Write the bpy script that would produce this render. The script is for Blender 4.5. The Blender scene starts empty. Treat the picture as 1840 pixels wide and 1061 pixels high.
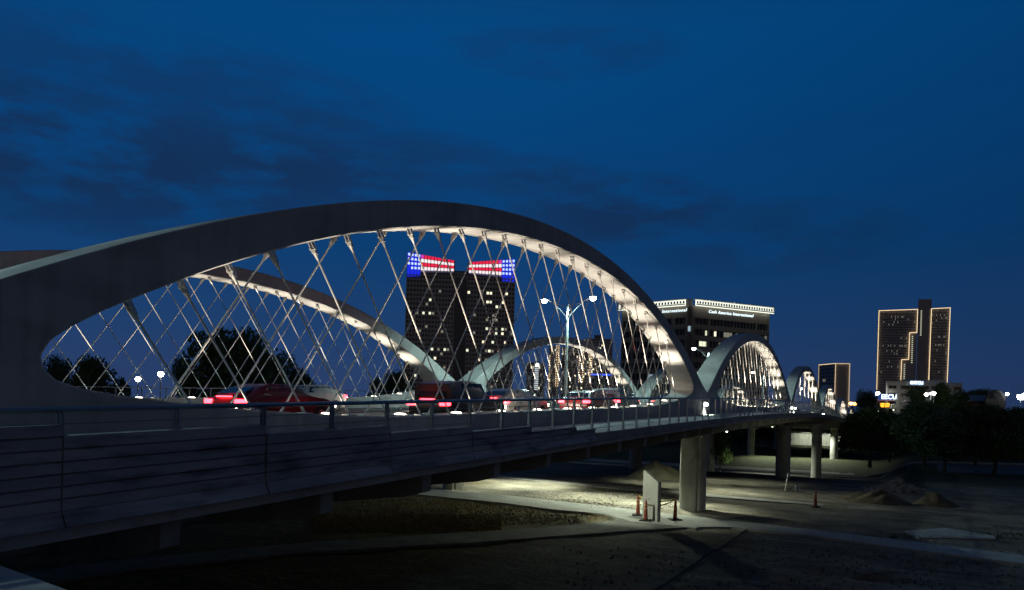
import bpy, math, random
from mathutils import Vector, Matrix, noise
random.seed(7)
# ---------------------------------------------------------------- camera model (1840 px wide frame)
F=1300.; PX,PY=920.,745.; ROLL=.027
TH=math.atan(680/F); CT=math.cos(TH); ST=math.sin(TH)
def der(x,y):
    a=x-PX; b=y-PY
    return a*math.cos(ROLL)+b*math.sin(ROLL), -a*math.sin(ROLL)+b*math.cos(ROLL)
def atZ(x,y,Z):
    a,b=der(x,y); R=a/F*Z
    return Vector((R*CT-Z*ST, R*ST+Z*CT, -b/F*Z))
def atH(x,y,H):
    a,b=der(x,y); return atZ(x,y,-H*F/b)
def RZ(R,Z,H=0.): return Vector((R*CT-Z*ST, R*ST+Z*CT, H))

scene=bpy.context.scene
col=scene.collection
# ---------------------------------------------------------------- materials
def new_mat(name):
    m=bpy.data.materials.new(name); m.use_nodes=True
    nt=m.node_tree; b=nt.nodes['Principled BSDF']; return m,nt,b
def N(nt,t,**k):
    n=nt.nodes.new(t)
    for a,v in k.items(): setattr(n,a,v)
    return n
def mottled(name,c1,c2,scale=1.,rough=.85,bump=.15,c3=None,s3=8.,stretch=(1,1,1),metal=0.,spec=.3,lo=.35,hi=.65,bscale=None,bdist=.02):
    m,nt,b=new_mat(name); L=nt.links
    tc=N(nt,'ShaderNodeTexCoord'); mp=N(nt,'ShaderNodeMapping'); mp.inputs['Scale'].default_value=stretch
    L.new(tc.outputs['Object'],mp.inputs['Vector'])
    n1=N(nt,'ShaderNodeTexNoise'); n1.inputs['Scale'].default_value=scale; n1.inputs['Detail'].default_value=7; n1.inputs['Roughness'].default_value=.62
    L.new(mp.outputs[0],n1.inputs['Vector'])
    r=N(nt,'ShaderNodeValToRGB'); r.color_ramp.elements[0].position=lo; r.color_ramp.elements[1].position=hi
    r.color_ramp.elements[0].color=(*c1,1); r.color_ramp.elements[1].color=(*c2,1)
    L.new(n1.outputs['Fac'],r.inputs[0]); out=r.outputs[0]
    if c3:
        n2=N(nt,'ShaderNodeTexNoise'); n2.inputs['Scale'].default_value=s3; n2.inputs['Detail'].default_value=5
        L.new(mp.outputs[0],n2.inputs['Vector'])
        r2=N(nt,'ShaderNodeValToRGB'); r2.color_ramp.elements[0].position=.52; r2.color_ramp.elements[1].position=.68
        r2.color_ramp.elements[0].color=(0,0,0,1); r2.color_ramp.elements[1].color=(.8,.8,.8,1)
        L.new(n2.outputs['Fac'],r2.inputs[0])
        mx=N(nt,'ShaderNodeMix',data_type='RGBA'); mx.inputs['B'].default_value=(*c3,1)
        L.new(r2.outputs[0],mx.inputs['Factor']); L.new(out,mx.inputs['A']); out=mx.outputs['Result']
    L.new(out,b.inputs['Base Color'])
    b.inputs['Roughness'].default_value=rough; b.inputs['Metallic'].default_value=metal
    b.inputs['Specular IOR Level'].default_value=spec
    if bump:
        nb=N(nt,'ShaderNodeTexNoise'); nb.inputs['Scale'].default_value=bscale or scale*9; nb.inputs['Detail'].default_value=6
        L.new(mp.outputs[0],nb.inputs['Vector'])
        bp=N(nt,'ShaderNodeBump'); bp.inputs['Strength'].default_value=bump; bp.inputs['Distance'].default_value=bdist
        L.new(nb.outputs['Fac'],bp.inputs['Height']); L.new(bp.outputs[0],b.inputs['Normal'])
    return m
def plain(name,c,rough=.6,metal=0.,spec=.4):
    return mottled(name,tuple(x*.88 for x in c),tuple(min(1,x*1.1) for x in c),2.5,rough,.05,metal=metal,spec=spec)
def emit(name,c,s):
    m,nt,b=new_mat(name); b.inputs['Base Color'].default_value=(.1,.1,.1,1)
    b.inputs['Emission Color'].default_value=(*c,1); b.inputs['Emission Strength'].default_value=s
    try: m.cycles.emission_sampling='NONE'
    except Exception: pass
    return m
CONC=mottled('concrete',(.26,.25,.24),(.36,.35,.335),.55,.85,.12,c3=(.2,.19,.18),s3=1.3)
CONC_ARCH=mottled('arch_concrete',(.35,.35,.345),(.45,.45,.445),.35,.7,.07,c3=(.27,.27,.265),s3=.55,stretch=(1,.7,1.6),spec=.35,lo=.38,hi=.62)
CONC_BOARD=mottled('board_formed_concrete',(.19,.20,.22),(.44,.45,.47),.7,.8,.25,c3=(.085,.09,.105),s3=1.5,stretch=(1,.6,3.2),lo=.3,hi=.7)
CONC_COL=mottled('pier_concrete',(.30,.31,.28),(.42,.42,.38),.5,.85,.1,c3=(.22,.22,.2),s3=1.2,stretch=(1,1,.5))
CONC_WALK=mottled('walk_concrete',(.40,.40,.39),(.54,.54,.52),.5,.75,.1,c3=(.24,.24,.23),s3=2)
ASPH=mottled('asphalt',(.045,.045,.048),(.085,.083,.08),.8,.8,.3,bscale=30)
STEEL=plain('stainless_steel',(.66,.64,.60),.38,.55)
STEEL_DULL=plain('rail_steel',(.30,.31,.33),.4,1.)
WIRE=plain('rail_wire',(.25,.26,.28),.4,1.)
GLASS=plain('dark_glass',(.012,.015,.02),.15,0.,.6)
BARK=mottled('bark',(.05,.04,.03),(.09,.075,.06),6,.9,.5)
LEAF=mottled('foliage',(.04,.075,.025),(.09,.145,.05),.9,.7,0,c3=(.05,.07,.03),s3=3)
LEAF2=mottled('foliage_yellow',(.05,.085,.02),(.10,.14,.035),.9,.7,0)
ORANGE=plain('orange_plastic',(.28,.06,.03),.5); RUBBER=plain('black_rubber',(.02,.02,.02),.8); YELLOW=plain('yellow_tape',(.7,.55,.06),.5)
WHITEP=plain('white_paint',(.75,.74,.7),.5)
def add_joints(m,scale,axis,dark,width):
    nt=m.node_tree; L=nt.links; b=nt.nodes['Principled BSDF']; src=b.inputs['Base Color'].links[0].from_socket
    tc=N(nt,'ShaderNodeTexCoord'); w=N(nt,'ShaderNodeTexWave',wave_profile='SAW',bands_direction=axis); w.inputs['Scale'].default_value=scale; L.new(tc.outputs['Object'],w.inputs['Vector'])
    r=N(nt,'ShaderNodeValToRGB'); e=r.color_ramp.elements; e[0].position=0; e[0].color=(dark,dark,dark,1); e[1].position=width; e[1].color=(1,1,1,1); L.new(w.outputs['Fac'],r.inputs[0])
    # water streaks running down
    mp=N(nt,'ShaderNodeMapping'); mp.inputs['Scale'].default_value=(1,1.9,.16); L.new(tc.outputs['Object'],mp.inputs[0])
    n=N(nt,'ShaderNodeTexNoise'); n.inputs['Scale'].default_value=1.6; n.inputs['Detail'].default_value=6; L.new(mp.outputs[0],n.inputs['Vector'])
    r2=N(nt,'ShaderNodeValToRGB'); e=r2.color_ramp.elements; e[0].position=.36; e[0].color=(.86,.86,.85,1); e[1].position=.56; e[1].color=(1,1,1,1); L.new(n.outputs['Fac'],r2.inputs[0])
    for k in (r,r2):
        mx=N(nt,'ShaderNodeMix',data_type='RGBA',blend_type='MULTIPLY'); mx.inputs['Factor'].default_value=1; L.new(src,mx.inputs['A']); L.new(k.outputs[0],mx.inputs['B']); src=mx.outputs['Result']
    L.new(src,b.inputs['Base Color'])
add_joints(CONC_ARCH,.101,'Y',.8,.010)
add_joints(CONC_COL,.13,'Z',.75,.012)
# ground with dirt and grass
def ground_mat():
    m,nt,b=new_mat('dirt_and_grass'); L=nt.links
    tc=N(nt,'ShaderNodeTexCoord')
    def noi(sc,d=7,st=(1,1,1)):
        mp=N(nt,'ShaderNodeMapping'); mp.inputs['Scale'].default_value=st; L.new(tc.outputs['Object'],mp.inputs[0])
        n=N(nt,'ShaderNodeTexNoise'); n.inputs['Scale'].default_value=sc; n.inputs['Detail'].default_value=d; n.inputs['Roughness'].default_value=.65
        L.new(mp.outputs[0],n.inputs['Vector']); return n.outputs['Fac']
    def ramp(f,p0,c0,p1,c1):
        r=N(nt,'ShaderNodeValToRGB'); e=r.color_ramp.elements; e[0].position=p0; e[0].color=(*c0,1); e[1].position=p1; e[1].color=(*c1,1); L.new(f,r.inputs[0]); return r.outputs[0]
    def mix(f,a,bb,mode='MIX'):
        x=N(nt,'ShaderNodeMix',data_type='RGBA',blend_type=mode); L.new(f,x.inputs['Factor']) if not isinstance(f,float) else setattr(x.inputs['Factor'],'default_value',f)
        L.new(a,x.inputs['A']); L.new(bb,x.inputs['B']); return x.outputs['Result']
    dirt=ramp(noi(.5,9,(1,1,1)),.3,(.15,.135,.11),.7,(.33,.30,.25))
    grass=ramp(noi(2.2,8,(1,2.5,1)),.35,(.05,.045,.018),.65,(.24,.18,.065))
    f1=ramp(noi(.09,5),.58,(0,0,0),.68,(.6,.6,.6))
    sp0=N(nt,'ShaderNodeSeparateXYZ'); L.new(tc.outputs['Object'],sp0.inputs[0])
    wob=N(nt,'ShaderNodeMath',operation='MULTIPLY_ADD'); L.new(noi(.5,5),wob.inputs[0]); wob.inputs[1].default_value=5.; L.new(sp0.outputs['X'],wob.inputs[2])
    mra=N(nt,'ShaderNodeMapRange'); mra.inputs['From Min'].default_value=-12.5; mra.inputs['From Max'].default_value=-15.; L.new(wob.outputs[0],mra.inputs['Value'])
    mrb=N(nt,'ShaderNodeMapRange'); mrb.inputs['From Min'].default_value=49.5; mrb.inputs['From Max'].default_value=48.; L.new(sp0.outputs['Y'],mrb.inputs['Value'])
    isl=N(nt,'ShaderNodeMath',operation='MULTIPLY'); L.new(mra.outputs[0],isl.inputs[0]); L.new(mrb.outputs[0],isl.inputs[1])
    fm=N(nt,'ShaderNodeMath',operation='MAXIMUM'); L.new(f1,fm.inputs[0]); L.new(isl.outputs[0],fm.inputs[1]); f1=fm.outputs[0]
    sc=mix(f1,dirt,grass)
    speck=ramp(noi(5.,6),.35,(.4,.4,.4),.62,(1.15,1.15,1.15))
    sc=mix(.7,sc,speck,'MULTIPLY')
    big=ramp(noi(.16,6,(1,1.8,1)),.38,(.6,.6,.6),.62,(1.15,1.14,1.12)); sc=mix(.9,sc,big,'MULTIPLY')
    rut=ramp(noi(1.1,4,(.18,1.6,1)),.42,(.72,.72,.72),.55,(1,1,1)); sc=mix(.8,sc,rut,'MULTIPLY')
    # green lawns beyond the works
    sp=N(nt,'ShaderNodeSeparateXYZ'); L.new(tc.outputs['Object'],sp.inputs[0])
    mr=N(nt,'ShaderNodeMapRange'); mr.inputs['From Min'].default_value=92; mr.inputs['From Max'].default_value=118; L.new(sp.outputs['Y'],mr.inputs['Value'])
    lawn=ramp(noi(1.2,8),.35,(.03,.034,.02),.65,(.065,.07,.04))
    sc=mix(mr.outputs[0],sc,lawn)
    L.new(sc,b.inputs['Base Color']); b.inputs['Roughness'].default_value=.95; b.inputs['Specular IOR Level'].default_value=.1
    bp=N(nt,'ShaderNodeBump'); bp.inputs['Strength'].default_value=.8; bp.inputs['Distance'].default_value=.12
    L.new(noi(3.2,9),bp.inputs['Height']); L.new(bp.outputs[0],b.inputs['Normal'])
    return m
GROUND=ground_mat()
DIRT=mottled('loose_dirt',(.07,.055,.035),(.15,.12,.08),1.5,.95,.8,bdist=.1)
SAND=mottled('sand_heap',(.13,.12,.08),(.2,.185,.13),1.5,.95,.5,bdist=.06)
RUBB=mottled('broken_concrete',(.2,.19,.18),(.34,.33,.31),1.5,.9,.5)
# ---------------------------------------------------------------- mesh builder
class MB:
    def __init__(s): s.v=[]; s.f=[]; s.m=[]
    def quad(s,*p,m=0):
        i=len(s.v); s.v+= [tuple(q) for q in p]; s.f.append(tuple(range(i,i+len(p)))); s.m.append(m)
    def box(s,x0,x1,y0,y1,z0,z1,m=0,M=None):
        P=[Vector((x,y,z)) for z in (z0,z1) for y in (y0,y1) for x in (x0,x1)]
        if M is not None: P=[M@p for p in P]
        i=len(s.v); s.v+=[tuple(p) for p in P]
        for f in ((0,2,3,1),(4,5,7,6),(0,1,5,4),(2,6,7,3),(0,4,6,2),(1,3,7,5)):
            s.f.append(tuple(i+k for k in f)); s.m.append(m)
    def tube(s,p0,p1,r0,r1=None,n=8,m=0,cap=True):
        p0=Vector(p0);p1=Vector(p1); r1=r0 if r1 is None else r1
        d=(p1-p0).normalized(); a=d.orthogonal().normalized(); b=d.cross(a)
        i=len(s.v)
        for p,r in ((p0,r0),(p1,r1)):
            for k in range(n):
                t=2*math.pi*k/n; s.v.append(tuple(p+a*(r*math.cos(t))+b*(r*math.sin(t))))
        for k in range(n): s.f.append((i+k,i+(k+1)%n,i+n+(k+1)%n,i+n+k)); s.m.append(m)
        if cap:
            s.f.append(tuple(i+k for k in range(n))[::-1]); s.m.append(m); s.f.append(tuple(i+n+k for k in range(n))); s.m.append(m)
    def path(s,pts,r,n=8,m=0):
        pts=[Vector(p) for p in pts]; rr=r if isinstance(r,(list,tuple)) else [r]*len(pts)
        i0=len(s.v)
        a=None
        for k,p in enumerate(pts):
            d=(pts[min(k+1,len(pts)-1)]-pts[max(k-1,0)]).normalized()
            a=(a-d*a.dot(d)).normalized() if a is not None else d.orthogonal().normalized()
            b=d.cross(a)
            for j in range(n):
                t=2*math.pi*j/n; s.v.append(tuple(p+a*(rr[k]*math.cos(t))+b*(rr[k]*math.sin(t))))
        for k in range(len(pts)-1):
            for j in range(n):
                q=i0+k*n; s.f.append((q+j,q+(j+1)%n,q+n+(j+1)%n,q+n+j)); s.m.append(m)
        s.f.append(tuple(i0+j for j in range(n))[::-1]); s.m.append(m)
        q=i0+(len(pts)-1)*n; s.f.append(tuple(q+j for j in range(n))); s.m.append(m)
    def lathe(s,prof,c=(0,0,0),n=16,m=0,M=None):
        i0=len(s.v)
        for r,z in prof:
            for j in range(n):
                t=2*math.pi*j/n; p=Vector((c[0]+r*math.cos(t),c[1]+r*math.sin(t),c[2]+z))
                s.v.append(tuple(M@p if M is not None else p))
        for k in range(len(prof)-1):
            for j in range(n):
                q=i0+k*n; s.f.append((q+j,q+(j+1)%n,q+n+(j+1)%n,q+n+j)); s.m.append(m)
        s.f.append(tuple(i0+j for j in range(n))[::-1]); s.m.append(m)
        q=i0+(len(prof)-1)*n; s.f.append(tuple(q+j for j in range(n))); s.m.append(m)
    def prism(s,prof,fn,ts,m=0):
        """closed profile swept through stations; fn(pt,t)->xyz"""
        i0=len(s.v); n=len(prof)
        for t in ts:
            for p in prof: s.v.append(tuple(fn(p,t)))
        for k in range(len(ts)-1):
            for j in range(n):
                q=i0+k*n; s.f.append((q+j,q+(j+1)%n,q+n+(j+1)%n,q+n+j)); s.m.append(m)
        s.f.append(tuple(i0+j for j in range(n))[::-1]); s.m.append(m)
        q=i0+(len(ts)-1)*n; s.f.append(tuple(q+j for j in range(n))); s.m.append(m)
    def build(s,name,mats,parent=None,smooth=None,bevel=0,fix=True):
        me=bpy.data.meshes.new(name); me.from_pydata(s.v,[],s.f)
        if not isinstance(mats,(list,tuple)): mats=[mats]
        for m in mats: me.materials.append(m)
        if len(mats)>1: me.polygons.foreach_set('material_index',s.m)
        me.update()
        if fix:
            import bmesh
            bm=bmesh.new(); bm.from_mesh(me); bmesh.ops.recalc_face_normals(bm,faces=bm.faces); bm.to_mesh(me); bm.free()
        if smooth is not None:
            me.shade_smooth(); me.set_sharp_from_angle(angle=math.radians(smooth))
        o=bpy.data.objects.new(name,me); col.objects.link(o)
        if parent: o.parent=parent
        if bevel:
            b=o.modifiers.new('bevel','BEVEL'); b.width=bevel; b.segments=1; b.limit_method='ANGLE'; b.angle_limit=math.radians(40)
        return o
def tag(o,label=None,cat=None,group=None,kind=None):
    if label: o['label']=label
    if cat: o['category']=cat
    if group: o['group']=group
    if kind: o['kind']=kind
    return o
def empty(name,loc,label,cat,group=None,rz=0.):
    o=bpy.data.objects.new(name,None); o.empty_display_size=.5; col.objects.link(o); o.location=loc; o.rotation_euler=(0,0,rz)
    return tag(o,label,cat,group)
def copy_tree(o,parent=None):
    c=o.copy(); col.objects.link(c); c.parent=parent
    for ch in list(kids.get(o.name,[])):
        copy_tree(ch,c)
    return c
kids={}
def reg(root):
    def rec(o):
        kids[o.name]=[x for x in bpy.data.objects if x.parent==o]
        for x in kids[o.name]: rec(x)
    rec(root)
def spot(name,loc,direction,power,color,size=60,blend=.5,radius=.06,parent=None):
    l=bpy.data.lights.new(name,'SPOT'); l.energy=power; l.color=color; l.spot_size=math.radians(size); l.spot_blend=blend; l.shadow_soft_size=radius
    o=bpy.data.objects.new(name,l); col.objects.link(o); o.location=loc
    o.rotation_euler=Vector(direction).to_track_quat('-Z','Y').to_euler()
    if parent: o.parent=parent
    return o
def point(name,loc,power,color,radius=.2,parent=None):
    l=bpy.data.lights.new(name,'POINT'); l.energy=power; l.color=color; l.shadow_soft_size=radius
    o=bpy.data.objects.new(name,l); col.objects.link(o); o.location=loc
    if parent: o.parent=parent
    return o
def interp(tab,x):
    if x<=tab[0][0]: return tab[0][1]
    for (a,b),(c,d) in zip(tab,tab[1:]):
        if x<=c:
            t=(x-a)/(c-a); return b+(d-b)*t
    return tab[-1][1]
def cr(tab,x):   # smooth (monotone-ish) catmull interpolation of a table
    n=len(tab)
    if x<=tab[0][0]: return tab[0][1]
    if x>=tab[-1][0]: return tab[-1][1]
    for i in range(n-1):
        if x<=tab[i+1][0]: break
    x0,y0=tab[i]; x1,y1=tab[i+1]; h=x1-x0
    m0=(tab[i+1][1]-tab[i-1][1])/(tab[i+1][0]-tab[i-1][0]) if i>0 else 0.
    m1=(tab[i+2][1]-tab[i][1])/(tab[i+2][0]-tab[i][0]) if i+2<n else (y1-y0)/h
    t=(x-x0)/h
    return (2*t**3-3*t*t+1)*y0+(t**3-2*t*t+t)*h*m0+(-2*t**3+3*t*t)*y1+(t**3-t*t)*h*m1
# ---------------------------------------------------------------- bridge geometry
def rail(s):
    if s<200: return -.30+.044*s-.000185*s*s
    return -.30+8.8-7.4+(-.03)*(s-200)
DC=12.58; DF=33.0; FAR=.22
SPAN=49.85; J0=2.8
OUT=[(0,6.74),(3,6.66),(6.4,6.40),(8.6,6.05),(11.6,5.48),(13.3,5.0),(15,4.46),(16.8,3.86),(18.5,3.28),(19.4,2.92),(20.6,2.39),(21.6,1.9),(23,1.22),(24.925,.42)]
IN=[(0,5.99),(4.1,5.83),(6.3,5.62),(8.6,5.30),(11.5,4.68),(13.8,4.05),(16.1,3.27),(17.7,2.66),(19.0,2.10),(20.1,1.53)]
SIDE=[(20.62,1.24),(20.95,1.0),(21.1,.75),(21.06,.54),(20.85,.36),(20.45,.23),(19.7,.10)]
LOW=[(18.65,-.02),(16.8,-.21),(14.2,-.40),(12,-.49),(9,-.53),(0,-.54)]
def in_top(v): return 5.997-9.424e-3*v*v-3.965e-6*v**4
def out_top(v):
    v=abs(v); return 6.767-9.7515e-3*v*v-1.3983e-6*v**4 if v<23.2 else 1.113+(v-23.2)*(-.402)
root=empty('arch_bridge',(0,52.65,-7.),'long pale concrete bridge with a row of floodlit arches on both sides of the road','bridge')
ROOTINV=Matrix.Translation((0,-52.65,7.))
bparts=[]
def bb(mb,name,mats,parent=None,**k):
    # bridge parts are modelled in world coordinates, then shifted under the bridge's base
    mb.v=[(x,y-52.65,z+7.) for x,y,z in mb.v]
    return mb.build(name,mats,parent or root,**k)
def make_arch(k,side):
    c=J0+SPAN*(k+.5); dc=DC if side==0 else DF; add=0. if side==0 else FAR
    ins=[];outs=[]
    # top from left to right
    top=[]
    vs=[-20.1+40.2*i/72 for i in range(73)]
    for v in vs: top.append((v,in_top(v)))
    right=[(v,h) for v,h in SIDE]
    low=[(v,h) for v,h in LOW]; lowfull=[(v,h) for v,h in low]+[(-v,h) for v,h in low[-2::-1]]
    left=[(-v,h) for v,h in SIDE[::-1]]
    loop=top+right+lowfull+left
    # matching outer loop
    outer=[]
    for v,h in top:
        V=v*(24.925/20.1); 
        # keep the crown depth constant, spread only near the ends
        V=v*(1+.24*(abs(v)/20.1)**4)
        outer.append((V,out_top(V)))
    nr=len(right)
    for i in range(nr):
        t=(i+1)/nr; outer.append((24.925,.42+(-2.35-.42)*t))
    for v,h in lowfull: outer.append((v*1.25 if abs(v)>15 else v*(1.25*abs(v)/15*.0+1.25), -2.35))
    for i in range(nr):
        t=i/nr; outer.append((-24.925,-2.35+(.42+2.35)*t))
    mb=MB(); n=len(loop)
    def w(v): return 1.3+.42*(abs(v)/24.9)**3
    idx=[]
    for (v,h),(V,H) in zip(loop,outer):
        V=max(-24.925,min(24.925,V))
        for (vv,hh) in ((v,h),(V,H)):
            s=c+vv
            for sg in (-1,1):
                mb.v.append((-(dc+sg*w(vv)/2), s, rail(s)+add+hh))
    # order per station: in-near, in-far, out-near, out-far
    for i in range(n):
        a=4*i; b=4*((i+1)%n)
        mb.f+= [(a,b,b+2,a+2),(a+1,a+3,b+3,b+1),(a,a+1,b+1,b),(a+2,b+2,b+3,a+3)]; mb.m+=[0]*4
    o=bb(mb,'arch',CONC_ARCH,smooth=28,bevel=.035)
    return o,c,dc,add
nh=0; stuffh=MB()
BOT=[9.64+1.57*i-27.725 for i in range(24)]     # bottom anchors relative to arch centre
def hanger_geo(mb,c,dc,add,b,sgn,thick=1.):
    """sgn=+1: top leans to lower s on the near face ; -1 mirrored on the far face"""
    dd=dc-.42 if sgn>0 else dc+.42
    v0=b*sgn
    # climb until the soffit
    def lowh(v):
        v=abs(v)
        for (a,ha),(b2,hb) in zip(LOW,LOW[1:]):
            if b2<=v<=a: return hb+(ha-hb)*(v-b2)/(a-b2)
        return .0
    h=lowh(v0); h0=h; t=0
    while t<8:
        t+=.02; v=v0-sgn*.75*t; hh=h0+t
        if abs(v)>20.5 or hh>=in_top(v)+.01: break
    v1=v0-sgn*.75*t; h1=h0+t
    def P(v,h,d=dd): s=c+v; return Vector((-d,s,rail(s)+add+h))
    p0=P(v0,h0); p1=P(v1,h1); L=(p1-p0).length; d=(p1-p0).normalized()
    if L<.9: return False
    r=.0225*thick
    n=6 if thick>.99 else 4
    mb.tube(p0+d*.05,p1-d*.42,r,n=n,cap=False)
    if thick>.99:
        # clevis socket at the top, fork plates, foot socket and base plate
        mb.tube(p1-d*.50,p1-d*.30,r*1.1,r*2.5,n=8); mb.tube(p1-d*.30,p1-d*.2,r*2.5,r*2.5,n=8)
        for sx in (-.05,.05):
            q=Vector((sx,0,0)); lat=Vector((0,1,0))
            a=p1-d*.34+q; b_=p1-d*.0+q
            e=Vector((.012,0,0))
            up=Vector((0,.17,0))
            pts=[a-lat*.04,a+lat*.04,Vector((b_.x,b_.y,b_.z+.05))+up*.38,Vector((b_.x,b_.y,b_.z+.05))-up*.38]
            i=len(mb.v); mb.v+=[tuple(p-e) for p in pts]+[tuple(p+e) for p in pts]
            mb.f+=[(i,i+1,i+2,i+3),(i+7,i+6,i+5,i+4)]+[(i+j,i+(j+1)%4,i+4+(j+1)%4,i+4+j) for j in range(4)]; mb.m+=[0]*6
        mb.tube(p1-d*.2+Vector((-.09,0,0)),p1-d*.2+Vector((.09,0,0)),.035,n=8)
        mb.tube(p0-d*.02,p0+d*.22,r*1.9,r*1.3,n=8)
        q=p0; mb.box(q.x-.11,q.x+.11,q.y-.16,q.y+.16,q.z-.03,q.z+.03)
    return True
LENS=emit('uplight_lens',(1,.86,.66),14.)
LAMPW=(1,.88,.70)
for side in (0,1):
    for k in range(-1 if side==0 else 0,6):
        if k<0: continue
        o,c,dc,add=make_arch(k,side)
        near=(side==0 and k<2) or (side==1 and k==0)
        for sgn in (1,-1):
            for b in BOT:
                if side==0 and k==0 or (side==1 and k==0) :
                    mb=MB()
                    if (side==0 and k==0) or nh<96:
                        if hanger_geo(mb,c,dc,add,b,sgn):
                            h=bb(mb,'hanger',STEEL,parent=o,fix=False,smooth=40); nh+=1
                        continue
                hanger_geo(stuffh,c,dc,add,b,sgn,1. if near else (.95 if k<3 else .8))
        # uplights set into the tie beam, with their lamps
        step=3.06
        lights=range(12) if (k<2) else range(0,12,2)
        for i in lights:
            v=-27.725+10.94+step*i; 
            if abs(v)>18.2: v=math.copysign(17.9,v)
            hl=interp([(a,b) for a,b in LOW[::-1]],abs(v)) if abs(v)>0 else -.54
            s=c+v; z=rail(s)+add+hl
            if (k<2) or side==0:
                mb=MB(); mb.lathe([(.17,0),(.17,.03),(.12,.055),(.0001,.06)],(-dc,s,z),12); 
                mb.lathe([(.22,-.02),(.22,.015),(.17,.02)],(-dc,s,z),12,1)
                u=bb(mb,'uplight',[LENS,STEEL_DULL],parent=o)
            pw=(3600. if k<2 else 5200.)
            end=(max(abs(v)-9,0)/9)
            pw*=1-.80*end
            # aim follows the arch: tilted slightly outwards on the flanks
            spot('uplight_beam',(-dc,s-52.65,z+.12+7.),(0,math.copysign(.04+.35*end,v),1),pw,LAMPW,38+14*end,1.,.08,parent=root)
so=bb(stuffh,'hanger',STEEL,fix=False,smooth=40); so['kind']='stuff'; so['label']='steel hanger rods of the arches farther off'
# swept longitudinal pieces
def sts(a,b,st=2.5):
    n=max(1,int(math.ceil((b-a)/st))); return [a+(b-a)*i/n for i in range(n+1)]
def sweep(prof,a,b,st=2.5,add=0.):
    mb=MB(); mb.prism(prof,lambda p,t:(-p[0],t,rail(t)+p[1]+add),sts(a,b,st)); return mb
S0,S1=-9.,302.
bb(sweep([(8.385,-1.10),(8.385,-1.33),(8.50,-1.36),(8.50,-1.53),(8.9,-1.56),(11.85,-1.62),(11.85,-1.13),(8.62,-1.13),(8.62,-1.10)],S0,S1),'walkway',CONC_WALK)
bb(sweep([(36.95,-1.10),(36.95,-1.5),(33.8,-1.6),(33.8,-1.13),(36.7,-1.13),(36.7,-1.10)],S0,S1,add=FAR),'walkway',CONC_WALK)
bb(sweep([(13.3,-1.16),(13.3,-1.7),(22.8,-1.62),(32.3,-1.5),(32.3,-.98),(22.8,-1.05)],S0,S1),'road_deck',ASPH)
bb(sweep([(22.6,-1.045),(22.6,-.92),(23.0,-.92),(23.0,-1.045)],S0,S1),'median_kerb',CONC)
for d,l in ((16.3,'d'),(19.4,'s'),(26.3,'s'),(29.4,'d')):
    mb=MB()
    zz=-1.16+(d-13.3)/9.5*.11 if d<22.8 else -1.05+(d-22.8)/9.5*.07
    for s in ([x*6. for x in range(0,50)] if l=='d' else []):
        mb.prism([(d-.06,zz+.012),(d+.06,zz+.012),(d+.06,zz+.006),(d-.06,zz+.006)],lambda p,t:(-p[0],t,rail(t)+p[1]),[s,s+3])
    if l=='s': mb.prism([(d-.06,zz+.012),(d+.06,zz+.012),(d+.06,zz+.006),(d-.06,zz+.006)],lambda p,t:(-p[0],t,rail(t)+p[1]),sts(0,300,5))
    bb(mb,'lane_marking',WHITEP)
# cross beams with tapered cantilever ends
n=0; s=.46
while s<302 and n<98:
    mb=MB(); z=rail(s)
    prof=[(8.9,-1.5),(8.93,-1.98),(9.42,-2.12),(11.9,-2.44),(12.6,-2.5),(33,-2.4),(36.4,-2.0),(36.6,-1.5)]
    mb.prism([(d,h+(.15 if d>30 else 0)) for d,h in prof],lambda p,t:(-p[0],t,rail(t)+p[1]),[s-.16,s+.16])
    bb(mb,'cross_beam',CONC_COL); s+=3.17; n+=1
# board-formed concrete parapet in stepped panels
SEG=[(-9.,4.94,-.17),(4.96,7.97,-.30),(8.01,11.05,-.44),(11.07,14.08,-.58),(14.12,17.14,-.70),(17.16,20.22,-.84),(20.24,21.8,-.96)]
for a,b,top in SEG:
    mb=MB()
    mb.prism([(8.40,-1.10),(8.40,top-.012),(8.58,top-.012),(8.58,-1.10)],lambda p,t:(-p[0],t,rail(t)+p[1]),sts(a,b,1.5))
    lv=[-.31-.142*i for i in range(6)]; GAP=.013
    edges=[top]+[x for x in lv if x<top-.03]+[-1.165]
    for hi,lo in zip(edges,edges[1:]):
        mb.prism([(8.36,hi-.016),(8.36,lo+.011),(8.397,lo+.002),(8.397,hi-.008)] if hi!=top else [(8.36,hi),(8.36,lo+.011),(8.397,lo+.002),(8.60,hi-.010),(8.60,hi)],lambda p,t:(-p[0],t,rail(t)+p[1]),sts(a,b,1.5))
    # sloping foot of the panel
    mb.prism([(8.365,-1.168),(8.355,-1.172),(8.265,-1.335),(8.275,-1.345),(8.383,-1.35),(8.383,-1.168)],lambda p,t:(-p[0],t,rail(t)+p[1]),sts(a,b,1.5))
    bb(mb,'parapet_panel',CONC_BOARD)
mb=sweep([(8.33,-1.345),(8.33,-1.105),(8.355,-1.105),(8.355,-1.345)],21.85,S1); bb(mb,'fascia',CONC)
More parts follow.
